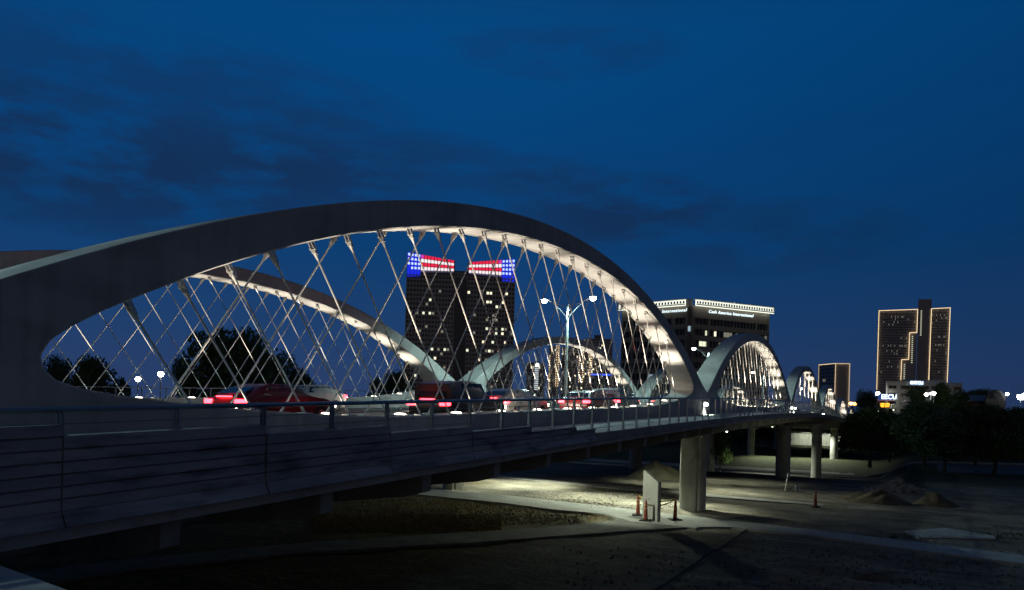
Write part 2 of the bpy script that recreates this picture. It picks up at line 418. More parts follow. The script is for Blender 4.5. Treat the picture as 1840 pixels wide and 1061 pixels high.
# railings
rl=MB(); rl.prism([(8.5+.043*math.cos(t),.0+.036*math.sin(t)) for t in [i*math.pi/4 for i in range(8)]],lambda p,t:(-p[0],t,rail(t)+p[1]),sts(-9,302,3))
railing=bb(rl,'railing',STEEL_DULL,smooth=50)
for hgt in (-.17,-.34,-.50,-.66,-.82,-.96):
    a=max([b for _,b,top in SEG if top>hgt+.03] or [-9])
    w=MB(); w.prism([(8.5+.007*math.cos(t),hgt+.007*math.sin(t)) for t in [i*math.pi/2 for i in range(4)]],lambda p,t:(-p[0],t,rail(t)+p[1]),sts(a,302,3))
    bb(w,'rail_wire',WIRE,parent=railing)
def post_base(s):
    for a,b,top in SEG:
        if a-.02<=s<=b+.03: return top
    return -1.10
def post_geo(mb,s,d=8.5,base=None,add=0):
    b=post_base(s) if base is None else base; z=rail(s)+add
    for e in (-.026,.026): mb.box(-d-.03,-d+.03,s+e-.009,s+e+.009,z+b,z-.02)
    mb.box(-d-.055,-d+.055,s-.075,s+.075,z+b,z+b+.018)
    for e in (-.055,.055): mb.tube((-d,s+e,z+b+.018),(-d,s+e,z+b+.045),.012,n=6)
rest=MB(); i=0; s=4.98-1.532*8
while s<302:
    if i<98:
        mb=MB(); post_geo(mb,s); bb(mb,'post',STEEL_DULL,parent=railing)
    else: post_geo(rest,s)
    i+=1; s+=1.532
x=bb(rest,'post',STEEL_DULL,parent=railing); x['kind']='stuff'
rl=MB(); rl.prism([(36.8+.03*math.cos(t),.0+.03*math.sin(t)) for t in [i*math.pi/3 for i in range(6)]],lambda p,t:(-p[0],t,rail(t)+p[1]+FAR),sts(-9,302,4))
s=0
while s<302: rl.box(-36.83,-36.77,s-.02,s+.02,rail(s)-1.1+FAR,rail(s)-.02+FAR); s+=1.53
for hh in (-.3,-.6,-.9): rl.prism([(36.8+.007*math.cos(t),hh+.007*math.sin(t)) for t in [i*math.pi/2 for i in range(4)]],lambda p,t:(-p[0],t,rail(t)+p[1]+FAR),sts(-9,302,4))
bb(rl,'railing',STEEL_DULL)
# piers
gz={0:-6.6,1:-6.9,2:-8.2,3:-11.6,4:-9.4,5:-9.4}
def pier(d,s,zb,zt):
    mb=MB(); R=.93; prof=[]
    for i in range(40):
        t=2*math.pi*i/40
        r=R
        if i in (34,14): r=R-.09
        prof.append((-d+r*math.cos(t),s+r*math.sin(t)))
    mb.prism(prof,lambda p,t:(p[0],p[1],t),[zb,zb+(zt-zb)*.35,zb+(zt-zb)*.7,zt])
    return bb(mb,'pier',CONC_COL,smooth=25)
for j in range(1,6):
    s=J0+SPAN*j
    for d in (DC,DF):
        zb=gz[j]-.4
        if j==2 and d==DC: zb=-8.4
        pier(d,s,zb,rail(s)-2.3)
    # cap under the junction
    for d,a in ((DC,0),(DF,FAR)):
        mb=MB(); z=rail(s)+a
        mb.prism([(-1.2,-2.36),(1.2,-2.36),(.95,-2.75),(-.95,-2.75)],lambda p,t:(t,s+p[0],z+p[1]),[-d-.85,-d+.85]); bb(mb,'pier_cap',CONC_COL)
# wall lamps at the arch springings
WL=emit('wall_lamp_glass',(.93,1,.85),30.)
for j,(offs) in ((1,(-.9,)),(2,(-.6,3.0)),(3,(-.6,2.)),(4,(-.6,))):
    for of in offs:
        s=J0+SPAN*j+of; z=rail(s)-.42
        mb=MB(); mb.lathe([(.001,-.13),(.11,-.1),(.14,0),(.11,.1),(.001,.13)],(-11.58,s,z),10); mb.box(-11.72,-11.5,s-.10,s+.10,z+.12,z+.17,1); mb.box(-11.74,-11.70,s-.12,s+.12,z-.16,z+.17,1)
        bb(mb,'wall_lamp',[WL,STEEL_DULL])
        spot('wall_lamp_beam',(-11.45,s-52.65,z-.1+7.),(-.25,0,-1),500,(.88,1,.8),110,.6,.1,parent=root)
# under-deck floodlights lighting the ground
UL=emit('underdeck_lens',(.85,1,.62),12.)
def under(d,s,direction,power,size=110,color=(.90,1,.76)):
    z=rail(s)-2.62; mb=MB(); mb.box(-d-.2,-d+.2,s-.12,s+.12,z+.05,z+.2,1); mb.box(-d-.17,-d+.17,s-.1,s+.1,z,z+.05)
    bb(mb,'floodlight',[UL,STEEL_DULL])
    spot('floodlight_beam',(-d,s-52.65,z-.06+7.),direction,power,color,size,.7,.12,parent=root)
under(20.5,55.5,(-.1,-.45,-1),5200,145)
under(14.9,54.4,(.12,-.25,-1),5000,115)
under(30.,61.,(-.1,-.1,-1),8000,115)
under(16.,84.,(.1,.15,-1),1300,110)
under(18.,39.5,(.75,.8,-.8),2000,62)
under(20.5,73.,(.1,.3,-1),1900,120)
under(32.,52.,(.2,.5,-.8),1500,110)
under(15.,69.,(.55,-.1,-.9),3600,130)
under(24.,150.,(.2,-.05,-1),12000,125,(.92,1,.80))
under(16.,200.,(.2,-.3,-1),11000,125,(.92,1,.8))
under(27.,197.,(.1,-.3,-1),11000,125,(.92,1,.8))
# ---------------------------------------------------------------- abutment wall at the far end
mb=MB(); mb.box(-36,-9,286,287,-9.5,-4.1)
for i in range(18): 
    for jn in range(4): mb.box(-35.9+1.5*i,-34.5+1.5*i,285.93,286,-9.4+1.3*jn,-8.18+1.3*jn)
tag(mb.build('abutment_wall',CONC_COL),'floodlit panelled abutment wall under the far end of the bridge','wall')
for X in (-27.,-19.):
    spot('wall_wash',(X,280.,-5.),(0,1,-.25),2000,(.93,1,.80),120,.7,.2)
# ---------------------------------------------------------------- ground
YT=[(-200,-6.6),(45,-6.5),(64,-6.6),(90,-7.1),(110,-7.75),(122,-11.3),(178,-11.4),(200,-9.2),(284,-9.1),(300,-3.6),(420,-.5),(700,0.),(6000,0)]
YR=[(-200,-6.6),(45,-6.5),(64,-6.6),(90,-7.0),(110,-7.5),(140,-8.),(284,-7.0),(300,-4.5),(420,-.5),(700,0.),(6000,0)]
def gzf(x,y,micro=True):
    t=min(1,max(0,(x+4)/9)); t=t*t*(3-2*t)
    z=interp(YT,y)*(1-t)+interp(YR,y)*t
    if micro and y<260 and abs(x)<120:
        z+=.10*noise.noise(Vector((x*.25,y*.25,3)))+.05*noise.noise(Vector((x*.9,y*.9,7)))+.03*noise.noise(Vector((x*2.3,y*2.3,1)))
    return z
def lines(spec):
    out=[]
    for a,b,st in spec:
        v=a
        while v<b-1e-6: out.append(v); v+=st
    out.append(spec[-1][1]); return out
xs=lines([(-4000,-400,600),(-400,-90,31),(-90,-40,5),(-40,22,.62),(22,60,4),(60,400,34),(400,4000,600)])
ys=lines([(-200,10,30),(10,26,2),(26,72,.5),(72,128,1.),(128,210,4),(210,280,14),(280,304,4),(304,440,27),(440,800,90),(800,6000,650)])
mb=MB()
for y in ys:
    for x in xs: mb.v.append((x,y,gzf(x,y)))
nx=len(xs)
for j in range(len(ys)-1):
    for i in range(nx-1):
        a=j*nx+i; mb.f.append((a,a+1,a+nx+1,a+nx)); mb.m.append(0)
g=mb.build('ground',GROUND,smooth=60,fix=False); g['kind']='structure'
def strip(name,left,right,mat,th=.13,sub=8,label=None,joints=0):
    """paved strip draped over the ground between two polylines"""
    def resample(pl,n):
        pl=[Vector(p[:2]).to_3d() for p in pl]; L=[0]
        for a,b in zip(pl,pl[1:]): L.append(L[-1]+(b-a).length)
        out=[]
        for i in range(n+1):
            t=L[-1]*i/n
            for k in range(len(pl)-1):
                if t<=L[k+1]+1e-9: break
            u=(t-L[k])/(L[k+1]-L[k]); out.append(pl[k].lerp(pl[k+1],u))
        return out,L[-1]
    n=sub*(max(len(left),len(right))-1)
    A,la=resample(left,n); B,_=resample(right,n); mb=MB()
    for a,b in zip(A,B):
        za=gzf(a.x,a.y,False)+th; zb=gzf(b.x,b.y,False)+th
        mb.v+=[(a.x,a.y,za),(b.x,b.y,zb),(a.x,a.y,za-th-.3),(b.x,b.y,zb-th-.3)]
    for i in range(n):
        q=4*i; mb.f+=[(q,q+4,q+5,q+1),(q,q+2,q+6,q+4),(q+1,q+5,q+7,q+3)]; mb.m+=[0]*3
    mb.f+=[(0,1,3,2),(4*n,4*n+2,4*n+3,4*n+1)]; mb.m+=[0,0]
    o=mb.build(name,mat); o['kind']='structure'
    return o
def H(x,y,h=-6.4): return atH(x,y,h)
def walk_mat():
    m,nt,b=new_mat('sidewalk_concrete'); L=nt.links
    tc=N(nt,'ShaderNodeTexCoord'); n1=N(nt,'ShaderNodeTexNoise'); n1.inputs['Scale'].default_value=.9; n1.inputs['Detail'].default_value=8; L.new(tc.outputs['Object'],n1.inputs['Vector'])
    r=N(nt,'ShaderNodeValToRGB'); r.color_ramp.elements[0].position=.3; r.color_ramp.elements[1].position=.7
    r.color_ramp.elements[0].color=(.27,.27,.255,1); r.color_ramp.elements[1].color=(.40,.40,.38,1); L.new(n1.outputs['Fac'],r.inputs[0])
    w=N(nt,'ShaderNodeTexWave',wave_profile='SAW',bands_direction='X'); w.inputs['Scale'].default_value=.19; L.new(tc.outputs['Object'],w.inputs['Vector'])
    r2=N(nt,'ShaderNodeValToRGB'); r2.color_ramp.elements[0].position=0; r2.color_ramp.elements[0].color=(.45,.45,.45,1); r2.color_ramp.elements[1].position=.02; r2.color_ramp.elements[1].color=(1,1,1,1); L.new(w.outputs['Fac'],r2.inputs[0])
    mx=N(nt,'ShaderNodeMix',data_type='RGBA',blend_type='MULTIPLY'); mx.inputs['Factor'].default_value=1; L.new(r.outputs[0],mx.inputs['A']); L.new(r2.outputs[0],mx.inputs['B']); L.new(mx.outputs['Result'],b.inputs['Base Color'])
    b.inputs['Roughness'].default_value=.85
    return m
SWM=walk_mat()
# upper footpath, lit: left under the deck -> junction
strip('sidewalk',[H(600,862),H(770,879),H(900,889),H(1000,900),H(1090,910),H(1180,921),H(1315,936)],
                 [H(600,874),H(770,891),H(900,904),H(1000,917),H(1090,925),H(1135,938),H(1250,950)],SWM)
# lower footpath, left to junction; differing concrete tone, with gloom painted in
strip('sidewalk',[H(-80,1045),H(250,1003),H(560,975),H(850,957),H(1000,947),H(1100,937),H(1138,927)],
                 [H(-80,1075),H(250,1024),H(560,992),H(850,976),H(1000,964),H(1130,955),H(1240,948)],mottled('dimmed_walk_concrete',(.10,.10,.095),(.19,.19,.18),.7,.9,.2,c3=(.08,.08,.07),s3=2.5),th=.126)
# footpath to the right
strip('sidewalk',[H(1240,928),H(1315,936),H(1400,946),H(1500,957),H(1620,972),H(1840,999),H(2000,1020)],
                 [H(1240,948),H(1315,948),H(1400,957),H(1500,969),H(1620,986),H(1840,1014),H(2000,1036)],SWM,th=.134)
# kerb of the dirt road
strip('kerb',[H(760,838,-6.5),H(890,852,-6.5),H(1060,868,-6.5),H(1240,885,-6.5),H(1480,908,-6.6)],
             [H(760,842,-6.5),H(890,856,-6.5),H(1060,873,-6.5),H(1240,890,-6.5),H(1480,911,-6.6)],CONC,th=.09)
strip('paved_patch',[H(1625,953),H(1700,948),H(1785,962)],[H(1650,966),H(1720,966),H(1790,967)],SWM,th=.11)
# lower road beyond the bank and its kerb
strip('road',[(-70,128),(-20,128),(-4,134),(20,150),(70,175),(160,215)],[(-70,160),(-20,160),(2,168),(22,180),(70,205),(160,250)],ASPH,th=.05)
strip('kerb',[(-70,161),(-20,161),(2,169),(22,181),(70,206)],[(-70,163.),(-20,163.),(2,171),(22,183),(70,208)],CONC,th=.3)
strip('parking_lot',[(-70,172),(-15,172),(-5,178)],[(-70,283),(-15,283),(2,270)],mottled('pale_paving',(.16,.16,.145),(.24,.24,.22),.3,.9,.1),th=.06)
# wing wall cap beside the camera (bottom left corner)
mb=MB(); 
mb.prism([(-8.6,3.93),(-4.0,3.27),(-4.1,2.5),(-8.7,3.15)],lambda p,t:(p[0],p[1],t),[-6.6,-1.66,-1.5])
tag(mb.build('retaining_wall',CONC_WALK,bevel=.03),'pale blue-grey concrete wall top in the bottom left corner, under the bridge edge','wall')
# dark cable lying across the dirt
mb=MB(); pts=[]
for i in range(21):
    t=i/20; a=H(1345,948); b=H(1165,1066); p=a.lerp(b,t); pts.append((p.x+.05*math.sin(t*9),p.y,gzf(p.x,p.y)+.05))
mb.path(pts,.04,6); tag(mb.build('cable',RUBBER),'thin dark cable lying over the bare dirt below the footpath','cable')
# ---------------------------------------------------------------- things on the ground
def ground_at(x,y,h=-6.4):
    p=atH(x,y,h); return p
def cone(x,y,label,tilt=0.,name='delineator_post'):
    p=ground_at(x,y,-6.4); e=empty(name,(p.x,p.y,-6.37),label,'traffic cone','orange delineator posts around the slab',random.random())
    mb=MB(); mb.box(-.36,.36,-.36,.36,0,.07); mb.lathe([(.2,.07),(.16,.12)],n=12); mb.build('base',RUBBER,e,bevel=.02)
    mb=MB(); mb.lathe([(.135,.1),(.11,.5),(.085,1.0),(.075,1.2),(.03,1.24),(.03,1.3),(.045,1.34),(.001,1.36)],n=14); mb.build('post',ORANGE,e,smooth=50)
    for z in (.72,.95):
        mb=MB(); r0=.135-.05*z+.006; mb.lathe([(r0-.004,z),(r0-.008,z+.10)],n=14); mb.build('reflective_band',plain('band',(.5,.22,.12),.4),e)
    if tilt: e.rotation_euler=(tilt,0,0)
    return e
c1=cone(1146,927,'orange delineator post left of the upright concrete slab')
c2=cone(1160,937,'orange delineator post standing in front of the concrete slab')
c3=cone(1213,935,'orange delineator post right of the upright concrete slab')
p=atH(1465,913,-6.6); e=cone(1465,913,'lone orange delineator post far right on the bare dirt'); e.location=(p.x,p.y,-6.55); del e['group']
# upright slab
p=ground_at(1170,935,-6.4)
e=empty('concrete_slab',(p.x,p.y,-6.38),'tall upright pale concrete slab with slanting top on the footpath','slab',rz=math.radians(-33))
mb=MB(); i=0
prof=[(-.72,0),(.72,0),(.72,2.42),(-.55,3.05),(-.72,3.05)]
mb.prism(prof,lambda q,t:(q[0],t,q[1]),[-.14,.14]); mb.build('slab',mottled('slab_concrete',(.36,.35,.33),(.46,.45,.42),.8,.8,.1),e,bevel=.02)
mb=MB(); mb.tube((-.1,-.16,1.3),(-.1,-.135,1.3),.05,n=10); mb.build('socket',STEEL_DULL,e)
# caution tape
def tape(a,b,label):
    mb=MB(); n=14
    for i in range(n+1):
        t=i/n; q=Vector(a).lerp(Vector(b),t); q.z-=.22*4*t*(1-t)
        mb.v+=[(q.x,q.y,q.z-.035),(q.x,q.y,q.z+.035)]
        if i: k=2*i; mb.f.append((k-2,k,k+1,k-1)); mb.m.append(0)
    o=mb.build('caution_tape',YELLOW,fix=False); sd=o.modifiers.new('t','SOLIDIFY'); sd.thickness=.004
    tag(o,label,'tape')
top=lambda e:Vector(e.location)+Vector((0,0,1.28))
tape(top(c1),top(c3),'yellow caution tape strung behind the slab between two orange posts')
tape(top(c3),top(c2)+Vector((0,0,-.25)),'yellow caution tape sagging in front of the slab toward its right post')
# pole, hydrant
p=atH(1409,884,-6.9)
mb=MB(); mb.tube((p.x,p.y,-7.1),(p.x+.35,p.y-.1,-7.0+2.05),.055,.045,n=8); tag(mb.build('leaning_pole',WHITEP),'thin white pole leaning to the right on the dirt near the dark piers','pole')
p=atH(1431,886,-6.9); e=empty('fire_hydrant',(p.x,p.y,-7.0),'small grey hydrant with side caps on the dirt right of the leaning white pole','hydrant')
mb=MB(); mb.lathe([(.2,0),(.2,.06),(.13,.08),(.13,.6),(.16,.62),(.16,.7),(.12,.82),(.04,.9),(.001,.93)],n=14); mb.build('barrel',STEEL_DULL,e,smooth=40)
mb=MB(); mb.tube((-.26,0,.5),(.26,0,.5),.07,n=10); mb.tube((-.29,0,.5),(.29,0,.5),.045,n=6); mb.build('outlet_caps',STEEL_DULL,e)
# heaps
def heap(name,x,y,h,w,hgt,mat,label,cat,seed,depth=None,zoff=0):
    p=atH(x,y,h); g0=gzf(p.x,p.y,False); mb=MB(); n=34; R=w/2; dp=(depth or w)/2
    for j in range(n+1):
        for i in range(n+1):
            u=-1+2*i/n; v=-1+2*j/n; r=math.hypot(u,v)
            k=1+.18*noise.noise(Vector((u*1.3,v*1.3,seed)))
            z=hgt*max(0,1-(r/k))**.85*(1 if r<k else 0)
            z+=.16*hgt*noise.noise(Vector((u*3,v*3,seed+4)))*(1 if r<.95 else 0)*max(0,1-r)*2+.05*noise.noise(Vector((u*14,v*14,seed+9)))
            mb.v.append((u*R,v*dp,z-.12 if r<1 else -.3))
    for j in range(n):
        for i in range(n):
            a=j*(n+1)+i; mb.f.append((a,a+1,a+n+2,a+n+1)); mb.m.append(0)
    o=mb.build(name,mat,smooth=70,fix=False); o.location=(p.x,p.y,g0+zoff); o.rotation_euler=(0,0,TH); tag(o,label,cat); return o
heap('sand_heap',1182,858,-6.9,7.6,2.15,SAND,'smooth sand heap behind the first thick pier','heap',3,6)
heap('dirt_heap',1582,905,-6.7,5.6,1.35,DIRT,'brown dirt heap in front of the broken concrete pile','heap',11,4)
heap('dirt_heap',1548,898,-6.75,5.,.75,DIRT,'low spread dirt heap left of the broken concrete pile','heap',12,4)
heap('dirt_heap',1682,908,-6.7,3.9,1.25,DIRT,'dark dirt heap right of the broken concrete pile','heap',23,3.4)
heap('dirt_heap',1570,1040,-6.5,2.4,.4,DIRT,'low dark clod of earth on the dirt near the bottom of the picture','heap',31,1.6)
p=atH(1612,884,-7.0); mb=MB(); rnd=random.Random(5)
for i in range(230):
    u=rnd.gauss(0,.42); v=rnd.gauss(0,.35)
    if abs(u)>1.05 or abs(v)>1: continue
    hh=max(0,1-math.hypot(u,v))*1.1
    c=Vector((u*3.1,v*1.6,hh*rnd.uniform(.55,1)+.03)); sz=rnd.uniform(.10,.30)
    M=Matrix.Translation(c)@Matrix.Rotation(rnd.uniform(0,3),4,'X')@Matrix.Rotation(rnd.uniform(0,3),4,'Z')
    mb.box(-sz,sz*rnd.uniform(.6,1),-sz*.8,sz*.8,-sz*.45,sz*.45,0,M)
M=Matrix.Translation((.1,0,1.15))@Matrix.Rotation(.4,4,'Y'); mb.box(-.3,.35,-.25,.25,-.3,.32,0,M)
o=mb.build('rubble_pile',RUBB); o.location=(p.x,p.y,gzf(p.x,p.y,False)); o.rotation_euler=(0,0,TH); tag(o,'pile of pale broken concrete chunks behind the dirt heaps','rubble')
# scattered pebbles and clods
def clods(x0,x1,y0,y1,n,smin,smax,mat,label,seed):
    rnd=random.Random(seed); mb=MB()
    for i in range(n):
        q=atH(rnd.uniform(x0,x1),rnd.uniform(y0,y1),-6.45); s=rnd.uniform(smin,smax); z=gzf(q.x,q.y)
        M=Matrix.Translation((q.x,q.y,z+s*.2))@Matrix.Rotation(rnd.uniform(0,3),4,'Z')@Matrix.Rotation(rnd.uniform(0,1),4,'X')
        mb.box(-s,s*.8,-s*.8,s,-s*.6,s*.5,0,M)
    o=mb.build('loose_stones',mat); tag(o,label,'stones',kind='stuff')
clods(560,1110,896,940,900,.02,.07,RUBB,'small stones and gravel scattered over the dry grass between the two footpaths',1)
clods(1290,1840,930,1060,260,.02,.05,DIRT,'clods of earth scattered over the bare dirt right of the bridge',2)
clods(900,1230,880,915,700,.02,.06,RUBB,'gravel scattered along the dirt road under the bridge',3)
# dry grass tufts
def tufts(regions,n,seed,mat,label,hh=(.06,.2)):
    rnd=random.Random(seed); mb=MB()
    for i in range(n):
        x0,x1,y0,y1=rnd.choice(regions); q=atH(rnd.uniform(x0,x1),rnd.uniform(y0,y1),-6.45); z=gzf(q.x,q.y)-.01
        for k in range(5):
            a=rnd.uniform(0,6.28); l=rnd.uniform(*hh); w=.012+.008*rnd.random(); d=Vector((math.cos(a),math.sin(a),0))*l*rnd.uniform(.2,.9); sd=Vector((-math.sin(a),math.cos(a),0))*w
            b=Vector((q.x+rnd.uniform(-.07,.07),q.y+rnd.uniform(-.07,.07),z)); mb.quad(b-sd,b+sd,b+d+Vector((0,0,l)))
    o=mb.build('dry_grass',mat,fix=False); tag(o,label,'grass',kind='stuff')
DRYG=mottled('dry_grass_blades',(.14,.10,.035),(.30,.22,.08),3,.9,0)
GRNG=mottled('green_grass_blades',(.03,.05,.015),(.07,.09,.03),3,.9,0)
tufts([(560,1105,898,942),(560,900,925,955)],5200,4,DRYG,'dry brown grass between the two footpaths under the bridge')
tufts([(1000,1840,985,1061),(1600,1840,958,968)],500,5,GRNG,'sparse dark grass growing over the dirt in the foreground')
# ---------------------------------------------------------------- trees
def make_tree(seed,h=11.,r=5.2,leaf=LEAF,nl=5200):
    rnd=random.Random(seed)
    e=bpy.data.objects.new('tree',None); col.objects.link(e)
    mb=MB(); th=h*.30
    mb.path([(0,0,-.6),(.05,0,0),(.1*rnd.uniform(-1,1),.1,th*.6),(.25*rnd.uniform(-1,1),.1,th)],[.36,.30,.24,.2],8)
    cl=[]
    for i in range(11):
        a=i*2.4+rnd.random(); rr=r*rnd.uniform(.3,.72); z=rnd.uniform(th*1.15,h*.86)
        tip=Vector((math.cos(a)*rr,math.sin(a)*rr,z)); b=Vector((0,.1,th*rnd.uniform(.75,1.05)))
        m_=b.lerp(tip,.5)+Vector((0,0,.35)); mb.path([b,m_,tip],[.14,.09,.03],5)
        cl.append((tip,r*rnd.uniform(.34,.54)))
    for i in range(22):
        a=rnd.uniform(0,6.28); rr=r*math.sqrt(rnd.random())*.8; z=th*1.1+(h-th*1.1)*rnd.random()*.93
        k=1-.55*max(0,(z-h*.6)/(h*.4)); cl.append((Vector((math.cos(a)*rr*k,math.sin(a)*rr*k,z)),r*rnd.uniform(.28,.46)))
    mb.build('trunk',BARK,e,smooth=60)
    mb=MB()
    for i in range(nl):
        c,R=rnd.choice(cl); d=Vector((rnd.gauss(0,1),rnd.gauss(0,1),rnd.gauss(0,1))).normalized()
        p=c+Vector((d.x,d.y,d.z*.75))*R*(rnd.random()**.33)*rnd.uniform(.85,1.12)
        s=rnd.uniform(.14,.32); u=Vector((rnd.gauss(0,1),rnd.gauss(0,1),rnd.gauss(0,1))).normalized(); w=u.orthogonal().normalized()
        mb.quad(p-u*s,p-w*s*.65,p+u*s,p+w*s*.65)
    mb.build('crown',leaf,e,fix=False)
    return e
protos=[make_tree(40+i,nl=9000) for i in range(4)]+[make_tree(60,leaf=LEAF2)]
for q in protos: reg(q)
used=[False]*5
def tree(v,x,Z,top_y,wpx,base,label,group=None):
    """crown centre column x, at depth Z, top at image row top_y, crown width wpx pixels, base height"""
    if not used[v]: o=protos[v]; used[v]=True
    else: o=copy_tree(protos[v])
    tp=atZ(x,top_y,Z); hgt=tp.z-base
    o.location=(tp.x,tp.y,base); w=wpx/F*Z/10.4
    o.scale=(w,w,hgt/11.); o.rotation_euler=(0,0,random.uniform(0,6))
    tag(o,label,'tree',group); return o
G1='dark trees on the right bank'
TR=[(0,1566,146,738,108,-8.2,'spreading tree right of the bridge end, its forked trunk standing by the pale road'),
(1,1664,134,728,120,-8.1,'dark tree with a double trunk, second along the pale road from the bridge'),
(2,1700,124,742,110,-8.0,'dark tree with a thick straight trunk, third along the pale road from the bridge'),
(3,1790,120,738,130,-8.0,'broad dark tree at the right edge, nearest of the row by the road'),
(1,1612,190,745,90,-7.8,'dark tree behind the first two roadside trees, under the credit union signs'),
(0,1735,170,735,110,-7.8,'dark tree behind the third and fourth roadside trees'),
(2,1830,165,742,100,-7.8,'dark tree at the far right edge behind the broad one'),
(3,1646,240,697,44,-6.,'slim tall tree rising before the white office block, left one'),
(0,1694,250,694,44,-6.,'slim tall tree rising before the white office block, right one'),
(2,1724,260,706,40,-6.,'small tree at the right end of the white office block'),
(1,1557,270,704,44,-5.,'tree left of the blue lit sign, above the traffic lights'),
(3,1526,300,745,30,-5.,'small tree at the end of the bridge by the traffic light'),
(2,1590,250,741,60,-6.,'tree below the amber screen sign'),
(1,1765,330,702,50,-3.,'round distant tree behind the brick hall'),
(0,1745,360,706,40,-3.,'small distant tree left of the dark arched roof')]
for t in TR: tree(*t,group=G1)
ORD=['first','second','third','fourth','fifth','sixth','seventh','eighth']
for i,(x,Z,ty,w_) in enumerate(((1545,215,750,60),(1580,205,746,75),(1632,215,743,70),(1675,205,742,80),(1712,215,736,80),(1752,205,738,80),(1795,215,734,85),(1838,205,738,80))):
    tree(i%4,x,Z,ty,w_,-8.,'dark tree in the unlit belt behind the roadside row, %s from the bridge'%ORD[i],group='belt of dark trees behind the roadside row')
tree(0,1600,160,775,60,-8.,'short dark tree between the first two roadside trees',group='low dark trees between the roadside trees')
tree(1,1755,145,770,80,-8.,'short dark tree before the broad tree at the right edge',group='low dark trees between the roadside trees')
tree(2,1700,185,765,70,-8.,'short dark tree behind the straight trunked roadside tree',group='low dark trees between the roadside trees')
tree(4,1666,225,712,34,-6.,'small yellow-green tree lit by the white lamps beside the office block')
GL='dark trees beyond the far side of the bridge'
for v,x,Z,ty,w,b,l in [(0,105,120,648,70,-8.,'dark tree at the left end of the arch opening'),(1,165,118,648,85,-8.,'dark ragged tree left of the two white starry lamps'),
 (2,215,125,686,50,-8.,'low dark tree just below the left white lamp'),
 (3,380,110,606,120,-8.,'large round dark tree, left half of the big clump behind the hangers'),(0,440,108,602,125,-8.,'large round dark tree, right half of the big clump behind the hangers'),
 (1,490,118,640,100,-8.,'dark tree at the right shoulder of the big clump'),(2,545,125,672,70,-8.,'small dark tree trailing off right of the big clump'),
 (3,330,116,650,60,-8.,'dark tree at the left shoulder of the big clump'),
 (1,712,180,672,60,-6.,'small distant dark tree behind the foot of the far arch'),(2,680,200,684,40,-6.,'tiny distant dark tree between the big clump and the tall tower')]:
    tree(v,x,Z,ty,w,b,l,GL)
tree(4,1296,150,772,44,-11.2,'bright green tree glimpsed under the deck right of the first pier')
for v,x,Z,ty,w,b,l in [(0,1330,230,772,60,-9.,'dark tree seen under the deck between the first two pale piers'),(1,1385,250,768,70,-9.,'dark tree seen under the deck left of the floodlit wall'),(3,1530,200,768,60,-9.,'dark tree just right of the last pier under the bridge end')]:
    tree(v,x,Z,ty,w,b,l,'dark trees glimpsed under the deck')
# ---------------------------------------------------------------- street lamps on the bridge
HEADW=emit('street_lamp_lens',(.80,.95,1),60.)
POLE=plain('galvanised_pole',(.45,.47,.46),.45,.6)
def bridge_lamp(s,label,power):
    z=rail(s)-1.05+.13; e=empty('street_lamp',(-22.8,s,z),label,'street lamp','double armed street lamps on the bridge')
    mb=MB(); mb.lathe([(.22,0),(.22,.25),(.13,.3),(.125,.8),(.085,8.),(.06,8.2)],n=12); mb.build('pole',POLE,e,smooth=40)
    for sg in (-1,1):
        mb=MB(); mb.path([(0,0,7.1),(sg*.25,0,7.45),(sg*.7,0,7.9),(sg*1.2,0,8.3),(sg*1.9,0,8.72)],[.04,.04,.035,.03,.03],6)
        mb.path([(0,0,8.1),(sg*.5,0,8.15),(sg*1.1,0,8.35),(sg*1.9,0,8.74)],[.035,.03,.03,.03],6); mb.build('arm',POLE,e,smooth=60)
        mb=MB(); mb.lathe([(.02,.16),(.2,.13),(.27,.03),(.27,0)][::-1],(sg*2.1,0,8.7),14); h=mb.build('lamp_head',POLE,e,smooth=50)
        mb=MB(); mb.lathe([(.001,-.28),(.12,-.25),(.22,-.15),(.245,-.05),(.23,0)],(sg*2.1,0,8.69),16); mb.build('lens',HEADW,h,smooth=60)
        if power:
            l=spot('lamp_light',(sg*2.1,0,8.45),(0,0,-1),power,(.62,.95,.88),165,.3,.2,e)
for j,lab in ((0,'double armed street lamp on the median left of the picture'),(1,'double armed street lamp on the road median, seen whole through the near arch'),(2,'double armed street lamp behind the second arch, one head showing'),(3,'double armed street lamp glimpsed through the second arch'),(4,'double armed street lamp at the far end of the road median')):
    bridge_lamp(J0+SPAN*j,lab,(2600,6500,5200,4200,2000)[j])
# lamps elsewhere
def post_lamp(x,y,Z,base,label,color=(1,.98,.95),power=0,r=.2,strength=60,group=None,hgt=None):
    p=atZ(x,y,Z); e=empty('street_lamp',(p.x,p.y,base),label,'street lamp',group)
    H_=p.z-base
    mb=MB(); mb.lathe([(.12,0),(.07,H_*.5),(.05,H_-r)],n=8); mb.build('pole',POLE,e)
    mb=MB(); mb.lathe([(r*.4,H_+r*.9),(r*1.15,H_+r*.7),(r*1.15,H_+r*.55)][::-1],n=12); mb.build('lamp_hood',POLE,e)
    mb=MB(); mb.lathe([(.01,H_-r),(r*.7,H_-r*.8),(r,H_),(r*.7,H_+r*.5),(r*.5,H_+r*.55)],n=12); mb.build('globe',emit('globe',color,strength),e,smooth=60)
    if power: point('lamp_light',(0,0,H_),power,color,r,e)
LB='white lamps beyond the far railing'
post_lamp(248,681,75,-8,'lower of the two bright white lamps beyond the far railing',r=.26,group=LB,power=300)
post_lamp(289,672,75,-8,'higher of the two bright white lamps beyond the far railing',r=.30,group=LB,power=300)
post_lamp(1577,707,300,-4,'white lamp above the blue lit sign',r=.75)
post_lamp(1664.5,709,215,-6,'white lamp left of the pair before the white office block',r=.5,power=500)
post_lamp(1673,707.5,215,-6,'middle white lamp before the white office block',r=.31,power=500)
